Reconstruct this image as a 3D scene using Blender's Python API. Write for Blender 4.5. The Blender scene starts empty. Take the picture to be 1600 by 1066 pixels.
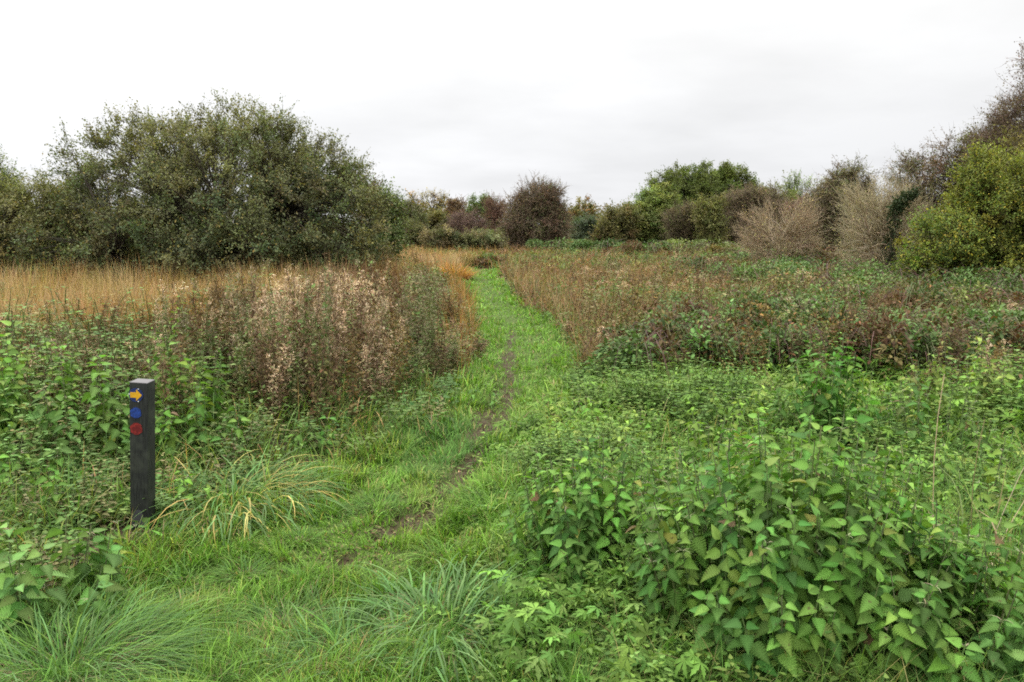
import bpy, math, random
import numpy as np
R = math.radians
rng = np.random.default_rng(11)
SC = bpy.context.scene
COL = SC.collection

# ------------------------------------------------------------------ camera
FPX = 1246.0; PITCH = R(8.35); EYE = 1.6
cd = bpy.data.cameras.new('camera'); cam = bpy.data.objects.new('camera', cd); COL.objects.link(cam)
cam.location = (0, 0, EYE); cam.rotation_euler = (R(90) - PITCH, 0, 0)
cd.sensor_width = 36; cd.lens = FPX / 1600 * 36; cd.clip_start = 0.05; cd.clip_end = 6000
SC.camera = cam

# ------------------------------------------------------------------ world: bright overcast
W = bpy.data.worlds.new('World'); SC.world = W; W.use_nodes = True
nt = W.node_tree; nt.nodes.clear()
def nd(tree, typ, **kw):
    n = tree.nodes.new(typ)
    for k, v in kw.items(): setattr(n, k, v)
    return n
def lk(tree, a, b): tree.links.new(a, b)
def mth(tree, op, a, b=None, clamp=False):
    n = nd(tree, 'ShaderNodeMath', operation=op); n.use_clamp = clamp
    for i, v in enumerate((a, b)):
        if v is None: continue
        if isinstance(v, (int, float)): n.inputs[i].default_value = v
        else: lk(tree, v, n.inputs[i])
    return n.outputs[0]
SUN_EL, SUN_AZ = R(50), R(-35)      # azimuth from +Y, negative is left of the view
tc = nd(nt, 'ShaderNodeTexCoord'); sep = nd(nt, 'ShaderNodeSeparateXYZ'); lk(nt, tc.outputs['Generated'], sep.inputs[0])
zc = mth(nt, 'MAXIMUM', sep.outputs[2], 0.0)
den = mth(nt, 'ADD', zc, 0.16)
cx_ = mth(nt, 'DIVIDE', sep.outputs[0], den); cy_ = mth(nt, 'DIVIDE', sep.outputs[1], den)
cmb = nd(nt, 'ShaderNodeCombineXYZ'); lk(nt, cx_, cmb.inputs[0]); lk(nt, cy_, cmb.inputs[1])
n1 = nd(nt, 'ShaderNodeTexNoise'); n1.inputs['Scale'].default_value = 0.9; n1.inputs['Detail'].default_value = 7; n1.inputs['Roughness'].default_value = 0.5
lk(nt, cmb.outputs[0], n1.inputs['Vector'])
cl = nd(nt, 'ShaderNodeMapRange'); cl.inputs[1].default_value = 0.38; cl.inputs[2].default_value = 0.60
cl.inputs[3].default_value = 0.935; cl.inputs[4].default_value = 1.05; lk(nt, n1.outputs[0], cl.inputs[0])
# brightening with height (overcast sky) and towards the veiled sun on the left
grad = mth(nt, 'ADD', mth(nt, 'MULTIPLY', mth(nt, 'POWER', zc, 2.0), 3.0), 0.85)
left = mth(nt, 'ADD', mth(nt, 'MULTIPLY', sep.outputs[0], -0.16), 1.0)
lum = mth(nt, 'MULTIPLY', mth(nt, 'MULTIPLY', grad, cl.outputs[0]), left)
cr = nd(nt, 'ShaderNodeMix', data_type='RGBA'); cr.inputs[6].default_value = (0.975, 0.985, 1.015, 1); cr.inputs[7].default_value = (1.0, 1.0, 0.99, 1)
lk(nt, mth(nt, 'MULTIPLY', zc, 4.0, True), cr.inputs[0])
vm = nd(nt, 'ShaderNodeVectorMath', operation='SCALE'); lk(nt, cr.outputs[2], vm.inputs[0]); lk(nt, lum, vm.inputs['Scale'])
sky = nd(nt, 'ShaderNodeTexSky', sky_type='NISHITA'); sky.sun_disc = False; sky.sun_elevation = SUN_EL; sky.sun_rotation = SUN_AZ
b1 = nd(nt, 'ShaderNodeBackground'); lk(nt, sky.outputs[0], b1.inputs[0]); b1.inputs[1].default_value = 0.05
b2 = nd(nt, 'ShaderNodeBackground'); lk(nt, vm.outputs[0], b2.inputs[0]); b2.inputs[1].default_value = 1.0
mx = nd(nt, 'ShaderNodeMixShader'); mx.inputs[0].default_value = 0.95
wo = nd(nt, 'ShaderNodeOutputWorld'); lk(nt, b1.outputs[0], mx.inputs[1]); lk(nt, b2.outputs[0], mx.inputs[2]); lk(nt, mx.outputs[0], wo.inputs[0])
sd = bpy.data.lights.new('sun', 'SUN'); so = bpy.data.objects.new('sun', sd); COL.objects.link(so)
sd.energy = 1.1; sd.angle = R(22); sd.color = (1.0, 0.97, 0.92)
so.rotation_euler = (R(90) - SUN_EL, 0, -SUN_AZ + math.pi)
SC.view_settings.view_transform = 'Standard'; SC.view_settings.look = 'None'
SC.view_settings.exposure = 0.16; SC.view_settings.gamma = 1.0; SC.view_settings.use_curve_mapping = False
SC.render.engine = 'CYCLES'
cy = SC.cycles
cy.max_bounces = 6; cy.diffuse_bounces = 4; cy.glossy_bounces = 2; cy.transmission_bounces = 4; cy.transparent_max_bounces = 4
cy.use_denoising = False; cy.filter_width = 1.8; cy.sample_clamp_indirect = 6
try: cy.denoising_prefilter = 'ACCURATE'
except Exception: pass

# ------------------------------------------------------------------ projection helpers (photo pixel -> place on the ground)
CP, SP = math.cos(PITCH), math.sin(PITCH)
def G(px, py):
    dy = py - 533; dX = px - 800.0; dY = FPX * CP - dy * SP; dZ = -FPX * SP - dy * CP
    t = EYE / -dZ
    return np.array([dX * t, dY * t])
def XD(px, D, py=360):          # lateral position of a pixel column at distance D
    dy = py - 533; return (px - 800.0) * D / (FPX * CP - dy * SP)
def ZD(py, D):                  # height of a pixel row at distance D
    dy = py - 533; return EYE + D * (-FPX * SP - dy * CP) / (FPX * CP - dy * SP)
def PROJ(x, y, z=0.0):
    f = y * CP - (z - EYE) * SP; u = (z - EYE) * CP + y * SP
    return 800 + FPX * x / f, 533 - FPX * u / f

# ------------------------------------------------------------------ noise
_perm = np.random.default_rng(3).random((256, 256))
def vnoise(x, y):
    x = np.asarray(x, float); y = np.asarray(y, float)
    xi = np.floor(x).astype(int); yi = np.floor(y).astype(int); fx = x - xi; fy = y - yi
    fx = fx * fx * (3 - 2 * fx); fy = fy * fy * (3 - 2 * fy)
    g = lambda a, b: _perm[a & 255, b & 255]
    return (g(xi, yi) * (1 - fx) + g(xi + 1, yi) * fx) * (1 - fy) + (g(xi, yi + 1) * (1 - fx) + g(xi + 1, yi + 1) * fx) * fy
def fbm(x, y, o=3):
    s = 0; a = 0.5; t = 0
    for i in range(o):
        s = s + a * vnoise(x * 2 ** i + 17 * i, y * 2 ** i + 31 * i); t += a; a *= 0.55
    return s / t

# ------------------------------------------------------------------ lawn outline (world metres)
LL = [(-260, 1150), (-60, 1010), (90, 985), (175, 915), (240, 868), (330, 822), (440, 778), (520, 738), (600, 704), (672, 682), (722, 632), (744, 592), (755, 552), (754, 520), (742, 480), (726, 445), (733, 421)]
LR = [(772, 421), (786, 450), (812, 478), (862, 512), (886, 552), (884, 600), (842, 640), (800, 690), (775, 760), (765, 850), (790, 960), (830, 1080), (900, 1250)]
POLY = np.array([G(*p) for p in LL + LR])
MUDPX = [(596, 838, 0.07), (622, 822, 0.15), (655, 806, 0.15), (690, 778, 0.07), (722, 742, 0.08), (748, 712, 0.12), (760, 684, 0.14), (772, 650, 0.14), (784, 615, 0.13), (790, 584, 0.11), (797, 548, 0.07), (802, 515, 0.05)]
MUDP = [(G(a, b), w) for a, b, w in MUDPX] + [(G(545, 872), 0.06), (G(530, 880), 0.05)]
def lawn_sd(x, y):
    """signed distance to the mown grass, negative inside"""
    x = np.asarray(x, float); y = np.asarray(y, float)
    d = np.full(x.shape, 1e9); ins = np.zeros(x.shape, bool)
    for i in range(len(POLY)):
        a = POLY[i]; b = POLY[(i + 1) % len(POLY)]; e = b - a
        t = np.clip(((x - a[0]) * e[0] + (y - a[1]) * e[1]) / (e @ e), 0, 1)
        d = np.minimum(d, np.hypot(x - a[0] - t * e[0], y - a[1] - t * e[1]))
        c = ((a[1] > y) != (b[1] > y))
        with np.errstate(divide='ignore', invalid='ignore'):
            xi = (b[0] - a[0]) * (y - a[1]) / (b[1] - a[1] + 1e-12) + a[0]
        ins ^= c & (x < xi)
    return np.where(ins, -d, d)
def mud_m(x, y):
    x = np.asarray(x, float); y = np.asarray(y, float); m = np.zeros(x.shape)
    for i in range(len(MUDP) - 1):
        if i == len(MUDPX) - 1: continue
        (a, wa), (b, wb) = MUDP[i], MUDP[i + 1]; e = b - a; t = np.clip(((x - a[0]) * e[0] + (y - a[1]) * e[1]) / (e @ e), 0, 1)
        d = np.hypot(x - a[0] - t * e[0], y - a[1] - t * e[1]) + (fbm(x * 6 + 3, y * 4, 2) - 0.5) * 0.12; w = wa + (wb - wa) * t
        m = np.maximum(m, np.clip(1.35 - d / w, 0, 1))
    n = fbm(x * 8, y * 5); n2 = fbm(x * 24 + 5, y * 15)
    return np.clip(m * 1.9 * np.clip((n - 0.24) * 5, 0, 1.4) * np.clip((n2 - 0.22) * 2.8, 0, 1.3), 0, 1)
def hg(x, y):
    """height of the ground"""
    x = np.asarray(x, float); y = np.asarray(y, float)
    r = np.hypot(x, y)
    h = (fbm(x * 1.3, y * 1.3) - 0.5) * 0.09 * np.clip(14 / (r + 1), 0, 1)
    h = h + (fbm(x * 5, y * 5) - 0.5) * 0.03 * np.clip(8 / (r + 1), 0, 1)
    mm = mud_m(x, y); return h - 0.03 * mm + mm * (fbm(x * 17, y * 17, 2) - 0.5) * 0.06

# ------------------------------------------------------------------ mesh collecting
def nrm(v): return v / (np.linalg.norm(v, axis=-1, keepdims=True) + 1e-9)
class MB:
    def __init__(s): s.V = []; s.F = []; s.C = []; s.U = []; s.n = 0
    def add(s, V, F, C, U=None):
        V = np.asarray(V, np.float32).reshape(-1, 3); F = np.asarray(F, np.int32).reshape(-1, 3)
        C = np.asarray(C, np.float32)
        if C.ndim == 1: C = np.broadcast_to(C, (len(V), 3))
        s.V.append(V); s.F.append(F + s.n); s.C.append(C.reshape(-1, 3)); s.n += len(V)
        s.U.append(np.zeros((len(V), 2), np.float32) if U is None else np.asarray(U, np.float32).reshape(-1, 2))
    def arrays(s):
        return np.concatenate(s.V), np.concatenate(s.F), np.concatenate(s.C), np.concatenate(s.U)
    def mesh(s, name, mat, smooth=False):
        V, F, C, U = s.arrays(); me = bpy.data.meshes.new(name)
        me.vertices.add(len(V)); me.vertices.foreach_set('co', V.ravel())
        me.loops.add(len(F) * 3); me.loops.foreach_set('vertex_index', F.ravel())
        me.polygons.add(len(F)); me.polygons.foreach_set('loop_start', np.arange(0, len(F) * 3, 3, dtype=np.int32))
        if smooth: me.polygons.foreach_set('use_smooth', np.ones(len(F), bool))
        a = me.color_attributes.new('col', 'FLOAT_COLOR', 'POINT')
        c4 = np.ones((len(V), 4), np.float32); c4[:, :3] = np.clip(C, 0, 1); a.data.foreach_set('color', c4.ravel())
        if U.any():
            b = me.attributes.new('leafuv', 'FLOAT2', 'POINT'); b.data.foreach_set('vector', U.ravel())
        me.update(); me.validate(); me.materials.append(mat); return me
    def obj(s, name, mat, parent=None, smooth=False, **props):
        o = bpy.data.objects.new(name, s.mesh(name, mat, smooth)); COL.objects.link(o)
        if parent: o.parent = parent
        for k, v in props.items(): o[k] = v
        return o
def empty(name, loc, label, cat, group=None, rz=0.0):
    o = bpy.data.objects.new(name, None); COL.objects.link(o); o.empty_display_size = 0.1
    o.location = loc; o.rotation_euler = (0, 0, rz); o['label'] = label; o['category'] = cat
    if group: o['group'] = group
    return o
def copy_tree(root, loc, rz, sc, label=None):
    r = root.copy(); COL.objects.link(r); r.location = loc; r.rotation_euler = (0, 0, rz); r.scale = sc if hasattr(sc, '__len__') else (sc, sc, sc)
    if label: r['label'] = label
    for ch in list(root.children):
        c = ch.copy(); COL.objects.link(c); c.parent = r
    return r

def frames(d, n):
    """rotation matrices whose y axis is d and z axis is close to n"""
    y = nrm(d); x = nrm(np.cross(y, n)); z = np.cross(x, y)
    return np.stack([x, y, z], axis=-1)
def stamp(mb, T, P, M, S, C, tcol=None):
    """copy template T=(verts, tris, uv, tint) to places P with frames M, sizes S (N,) or (N,3), colours C (N,3)"""
    tv, tf, tu, tt = T; N = len(P)
    if N == 0: return
    S = np.asarray(S, np.float32)
    if S.ndim == 1: S = S[:, None]
    v = tv[None] * S[:, None, :]
    v = np.einsum('nij,nkj->nki', M, v) + P[:, None, :]
    c = C[:, None, :] * tt[None, :, None]
    f = tf[None] + (np.arange(N) * len(tv))[:, None, None]
    u = np.broadcast_to(tu[None], (N, len(tv), 2))
    mb.add(v, f, c, u)
def leaf_T(stations, fold=0.25, droop=0.25, teeth=False):
    """leaf along +y of length 1: stations = [(t, halfwidth)]; midrib plus two edges"""
    V = [(0, 0, 0)]; U = [(0.001, 0)]; F = []; T = [1.0]
    prev = 0
    for t, w in stations:
        z = -droop * t * t; b = len(V)
        V += [(0, t, z), (-w, t + (0.04 if teeth else 0), z + fold * w), (w, t + (0.04 if teeth else 0), z + fold * w)]
        U += [(t, 0), (t, -w), (t, w)]; T += [1.06, 1, 1]
        if prev == 0: F += [(0, b, b + 1), (0, b + 2, b)]
        else: F += [(prev, b, b + 1), (prev, b + 1, prev + 1), (prev, b + 2, b), (prev, prev + 2, b + 2)]
        prev = b
        if teeth:                                    # notch back in after each tooth
            w2 = w * 0.90; t2 = t + 0.03; z2 = -droop * t2 * t2; b = len(V)
            V += [(0, t2, z2), (-w2, t2, z2 + fold * w2), (w2, t2, z2 + fold * w2)]; U += [(t2, 0), (t2, -w2), (t2, w2)]; T += [1.06, 1, 1]
            F += [(prev, b, b + 1), (prev, b + 1, prev + 1), (prev, b + 2, b), (prev, prev + 2, b + 2)]
            prev = b
    b = len(V); V.append((0, 1, -droop)); U.append((1, 0)); T.append(1)
    F += [(prev, b, prev + 1), (prev, prev + 2, b)]
    return np.array(V, np.float32), np.array(F, np.int32), np.array(U, np.float32), np.array(T, np.float32)
def w_nettle(t): return 0.35 * math.sin(math.pi * min(1, t * 1.0 + 0.02) ** 0.58) ** 0.85 * (1 - 0.25 * t)
NETTLE_HI = leaf_T([(t, w_nettle(t)) for t in (0.04, 0.13, 0.23, 0.33, 0.43, 0.53, 0.63, 0.73, 0.82, 0.9)], 0.30, 0.28, True)
NETTLE_MD = leaf_T([(0.10, 0.20), (0.30, 0.27), (0.65, 0.15)], 0.3, 0.3)
OVAL = leaf_T([(0.3, 0.26), (0.68, 0.20)], 0.25, 0.2)
DIAM = leaf_T([(0.45, 0.27)], 0.3, 0.15)
NARROW = leaf_T([(0.4, 0.11)], 0.5, 0.35)
def lobed():
    V = []; F = []; U = []; T = []
    for a, L in ((0, 1.0), (0.85, 0.85), (-0.85, 0.85), (1.7, 0.6), (-1.7, 0.6)):
        tv, tf, tu, tt = leaf_T([(0.22, 0.07), (0.5, 0.17), (0.58, 0.10), (0.74, 0.15), (0.80, 0.08)], 0.35, 0.35)
        c, s = math.cos(a), math.sin(a); v = tv.copy() * L; x = v[:, 0] * c + v[:, 1] * s; y = -v[:, 0] * s + v[:, 1] * c
        v[:, 0] = x; v[:, 1] = y; n = sum(len(q) for q in V); V.append(v); F.append(tf + n); U.append(tu); T.append(tt)
    return np.concatenate(V), np.concatenate(F), np.concatenate(U), np.concatenate(T)
LOBED = lobed()
def tubes(mb, P, Rd, col, sides=3):
    """P (N,K,3), Rd (N,K), col (N,3)"""
    P = np.asarray(P, float); N, K, _ = P.shape
    if N == 0: return
    t = nrm(np.gradient(P, axis=1)); av = nrm(P[:, -1] - P[:, 0])
    ref = np.where((np.abs(av[:, 2]) < 0.8)[:, None], np.array([0, 0, 1.0]), np.array([1.0, 0, 0]))[:, None, :]
    a = nrm(np.cross(t, np.broadcast_to(ref, t.shape))); b = np.cross(t, a)
    ang = np.arange(sides) * 2 * math.pi / sides
    ring = P[:, :, None] + Rd[:, :, None, None] * (a[:, :, None] * np.cos(ang)[None, None, :, None] + b[:, :, None] * np.sin(ang)[None, None, :, None])
    base = (np.arange(N) * K * sides)[:, None, None, None]; k = (np.arange(K - 1) * sides)[None, :, None, None]; j = np.arange(sides)[None, None, :, None]
    j2 = (j + 1) % sides
    f = np.concatenate([np.concatenate([base + k + j, base + k + j2, base + k + sides + j2], -1), np.concatenate([base + k + j, base + k + sides + j2, base + k + sides + j], -1)], -1)
    c = np.broadcast_to(np.asarray(col)[:, None, None, :], (N, K, sides, 3))
    mb.add(ring, f.reshape(-1, 3), c.reshape(-1, 3))
def blades(mb, P, yaw, L, Wd, lean, curl, C, K=3, tip=None, side=0.0):
    N = len(P)
    if N == 0: return
    s = np.linspace(0, 1, K + 1); th = lean[:, None] + curl[:, None] * s[None, :]
    yw = yaw[:, None] + side * (s[None, :] - 0.5)
    d = np.stack([np.sin(th) * np.cos(yw), np.sin(th) * np.sin(yw), np.cos(th)], -1)
    pos = np.zeros((N, K + 1, 3)); pos[:, 1:] = np.cumsum((d[:, 1:] + d[:, :-1]) / 2, axis=1) * (L / K)[:, None, None]; pos += P[:, None, :]
    wd = np.stack([-np.sin(yaw), np.cos(yaw), np.zeros(N)], -1)[:, None, :]
    w = (Wd[:, None] * 0.5 * (1 - s[None, :] ** 2.2))[:, :, None]
    V = np.zeros((N, 2 * K + 1, 3)); V[:, 0:2 * K:2] = pos[:, :K] - wd * w[:, :K]; V[:, 1:2 * K:2] = pos[:, :K] + wd * w[:, :K]; V[:, 2 * K] = pos[:, K]
    f = []
    for k in range(K - 1): f += [(2 * k, 2 * k + 1, 2 * k + 3), (2 * k, 2 * k + 3, 2 * k + 2)]
    f += [(2 * K - 2, 2 * K - 1, 2 * K)]
    F = np.array(f)[None] + (np.arange(N) * (2 * K + 1))[:, None, None]
    cc = np.repeat(C[:, None, :], 2 * K + 1, 1)
    if tip is not None:
        g = np.concatenate([np.repeat(s[:K], 2), [1.0]])[None, :, None] ** 2; cc = cc * (1 - g) + np.asarray(tip)[None, None, :] * g if np.ndim(tip) == 1 else cc * (1 - g) + tip[:, None, :] * g
    mb.add(V, F, cc)
def pal(P, n, w=None, var=0.18, r=None):
    r = r or rng
    P = np.array(P, float); w = None if w is None else np.array(w, float) / sum(w)
    c = P[r.choice(len(P), n, p=w)]
    return c * np.exp(r.normal(0, var, (n, 1))) * np.exp(r.normal(0, var * 0.3, (n, 3)))
def cand(n, y0, y1, k=0.72, m=0.6, x0=None, x1=None):
    """ground points thinning out with distance"""
    Y = y0 * (y1 / y0) ** rng.random(n); X = (rng.random(n) * 2 - 1) * (k * Y + m)
    return X, Y
def gpt(x, y, dz=0.0): return np.stack([x, y, hg(x, y) + dz], -1)

# ------------------------------------------------------------------ materials
def foliage_mat(name, rough=0.55, transl=0.3, spec=0.4, obj_var=0.0, veins=False, bump=0.0, sheen=0.0):
    m = bpy.data.materials.new(name); m.use_nodes = True; t = m.node_tree; t.nodes.clear()
    out = nd(t, 'ShaderNodeOutputMaterial'); p = nd(t, 'ShaderNodeBsdfPrincipled'); at = nd(t, 'ShaderNodeAttribute', attribute_name='col')
    c = at.outputs['Color']
    ns = nd(t, 'ShaderNodeTexNoise'); ns.inputs['Scale'].default_value = 35; ns.inputs['Detail'].default_value = 3
    tcn = nd(t, 'ShaderNodeTexCoord'); lk(t, tcn.outputs['Object'], ns.inputs['Vector'])
    fac = mth(t, 'ADD', mth(t, 'MULTIPLY', ns.outputs[0], 0.5), 0.75)
    if obj_var:
        oi = nd(t, 'ShaderNodeObjectInfo'); fac = mth(t, 'MULTIPLY', fac, mth(t, 'ADD', mth(t, 'MULTIPLY', oi.outputs['Random'], obj_var * 2), 1 - obj_var))
    if veins:
        uv = nd(t, 'ShaderNodeAttribute', attribute_name='leafuv'); sx = nd(t, 'ShaderNodeSeparateXYZ'); lk(t, uv.outputs['Vector'], sx.inputs[0])
        ph = mth(t, 'SUBTRACT', mth(t, 'MULTIPLY', sx.outputs[0], 8.0), mth(t, 'MULTIPLY', mth(t, 'ABSOLUTE', sx.outputs[1]), 9.0))
        tri = mth(t, 'ABSOLUTE', mth(t, 'SUBTRACT', mth(t, 'FRACT', ph), 0.5))
        vn = mth(t, 'MULTIPLY', mth(t, 'SUBTRACT', 0.5, tri), 2.0)          # 1 between veins, 0 on them
        v2 = mth(t, 'POWER', vn, 0.5)
        fac = mth(t, 'MULTIPLY', fac, mth(t, 'ADD', mth(t, 'MULTIPLY', v2, -0.11), 1.08))
        bp = nd(t, 'ShaderNodeBump'); bp.inputs['Strength'].default_value = 0.22; bp.inputs['Distance'].default_value = 0.003
        lk(t, v2, bp.inputs['Height']); lk(t, bp.outputs[0], p.inputs['Normal'])
    v = nd(t, 'ShaderNodeVectorMath', operation='SCALE'); lk(t, c, v.inputs[0]); lk(t, fac, v.inputs['Scale'])
    if veins:                                            # brown spots and bitten edges on some leaves
        nb = nd(t, 'ShaderNodeTexNoise'); nb.inputs['Scale'].default_value = 55; nb.inputs['Detail'].default_value = 2; lk(t, tcn.outputs['Object'], nb.inputs['Vector'])
        mr = nd(t, 'ShaderNodeMapRange'); lk(t, nb.outputs[0], mr.inputs[0]); mr.inputs[1].default_value = 0.66; mr.inputs[2].default_value = 0.72; mr.inputs[4].default_value = 0.75
        mb_ = nd(t, 'ShaderNodeMix', data_type='RGBA'); lk(t, mr.outputs[0], mb_.inputs[0]); lk(t, v.outputs[0], mb_.inputs[6]); mb_.inputs[7].default_value = (0.10, 0.075, 0.035, 1)
        v2_ = nd(t, 'ShaderNodeVectorMath', operation='SCALE'); lk(t, mb_.outputs[2], v2_.inputs[0]); v2_.inputs['Scale'].default_value = 1.0; v = v2_
    lk(t, v.outputs[0], p.inputs['Base Color']); p.inputs['Roughness'].default_value = rough; p.inputs['Specular IOR Level'].default_value = spec
    if transl > 0:
        tr = nd(t, 'ShaderNodeBsdfTranslucent'); mixc = nd(t, 'ShaderNodeVectorMath', operation='MULTIPLY'); lk(t, v.outputs[0], mixc.inputs[0]); mixc.inputs[1].default_value = (1.15, 1.25, 0.6)
        lk(t, mixc.outputs[0], tr.inputs['Color']); ms = nd(t, 'ShaderNodeMixShader'); ms.inputs[0].default_value = transl
        lk(t, p.outputs[0], ms.inputs[1]); lk(t, tr.outputs[0], ms.inputs[2]); lk(t, ms.outputs[0], out.inputs[0])
    else: lk(t, p.outputs[0], out.inputs[0])
    return m
M_GRASS = foliage_mat('grass_blade', 0.6, 0.35, 0.15)
M_DRY = foliage_mat('dry_grass', 0.65, 0.25, 0.25)
M_LEAF = foliage_mat('tree_leaf', 0.65, 0.32, 0.2)
M_NET = foliage_mat('nettle_leaf', 0.65, 0.28, 0.15, 0.12, veins=True)
M_HERB = foliage_mat('herb_leaf', 0.65, 0.3, 0.15)
M_BRAM = foliage_mat('bramble_leaf', 0.6, 0.2, 0.15, 0.15)
M_DEAD = foliage_mat('dead_leaf', 0.75, 0.12, 0.2, 0.25)
M_STEM = foliage_mat('plant_stem', 0.6, 0.0, 0.3)
M_BARK = foliage_mat('bark', 0.85, 0.0, 0.2)

# ------------------------------------------------------------------ ground
def build_ground():
    n = 760; u = np.linspace(-1, 1, n); ax = np.sign(u) * (np.abs(u) * 8 + np.abs(u) ** 7 * 2500)
    v = np.linspace(-1, 1, n); ay = 6 + np.sign(v) * (np.abs(v) * 9 + np.abs(v) ** 7 * 2500)
    X, Y = np.meshgrid(ax, ay); Z = hg(X, Y)
    V = np.stack([X, Y, Z], -1).reshape(-1, 3)
    i = np.arange(n - 1); a = (i[:, None] * n + i[None, :]).ravel()
    F = np.concatenate([np.stack([a, a + 1, a + n + 1], -1), np.stack([a, a + n + 1, a + n], -1)])
    sdv = lawn_sd(V[:, 0], V[:, 1]); md = mud_m(V[:, 0], V[:, 1])
    C = np.zeros((len(V), 3)); C[:, 0] = md; C[:, 1] = np.clip(0.5 - sdv * 1.5, 0, 1); C[:, 2] = np.clip(np.hypot(V[:, 0], V[:, 1]) / 60, 0, 1)
    m = bpy.data.materials.new('soil_and_moss'); m.use_nodes = True; t = m.node_tree; p = t.nodes['Principled BSDF']
    at = nd(t, 'ShaderNodeAttribute', attribute_name='col'); sp = nd(t, 'ShaderNodeSeparateColor'); lk(t, at.outputs['Color'], sp.inputs[0])
    tcn = nd(t, 'ShaderNodeTexCoord'); n1 = nd(t, 'ShaderNodeTexNoise'); n1.inputs['Scale'].default_value = 9; n1.inputs['Detail'].default_value = 8; lk(t, tcn.outputs['Object'], n1.inputs['Vector'])
    n2 = nd(t, 'ShaderNodeTexNoise'); n2.inputs['Scale'].default_value = 60; n2.inputs['Detail'].default_value = 5; lk(t, tcn.outputs['Object'], n2.inputs['Vector'])
    def mix(f, a, b):
        q = nd(t, 'ShaderNodeMix', data_type='RGBA')
        if isinstance(f, float): q.inputs[0].default_value = f
        else: lk(t, f, q.inputs[0])
        for k, z in ((6, a), (7, b)):
            if isinstance(z, tuple): q.inputs[k].default_value = (*z, 1)
            else: lk(t, z, q.inputs[k])
        return q.outputs[2]
    soil = mix(n2.outputs[0], (0.035, 0.024, 0.014), (0.085, 0.062, 0.036))
    moss = mix(n1.outputs[0], (0.05, 0.085, 0.018), (0.10, 0.13, 0.035))
    mudc = mix(n2.outputs[0], (0.028, 0.021, 0.011), (0.10, 0.072, 0.036))
    c = mix(sp.outputs[1], soil, moss); c = mix(sp.outputs[0], c, mudc)
    lk(t, c, p.inputs['Base Color']); p.inputs['Specular IOR Level'].default_value = 0.15
    rr = nd(t, 'ShaderNodeMapRange'); lk(t, sp.outputs[0], rr.inputs[0]); rr.inputs[3].default_value = 0.9; rr.inputs[4].default_value = 0.7; lk(t, rr.outputs[0], p.inputs['Roughness'])
    bp = nd(t, 'ShaderNodeBump'); bp.inputs['Strength'].default_value = 0.9; bp.inputs['Distance'].default_value = 0.03
    lk(t, mth(t, 'ADD', n1.outputs[0], mth(t, 'MULTIPLY', n2.outputs[0], 0.5)), bp.inputs['Height']); lk(t, bp.outputs[0], p.inputs['Normal'])
    mb = MB(); mb.add(V, F, C); mb.obj('ground', m, smooth=True, kind='structure')
build_ground()

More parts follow.
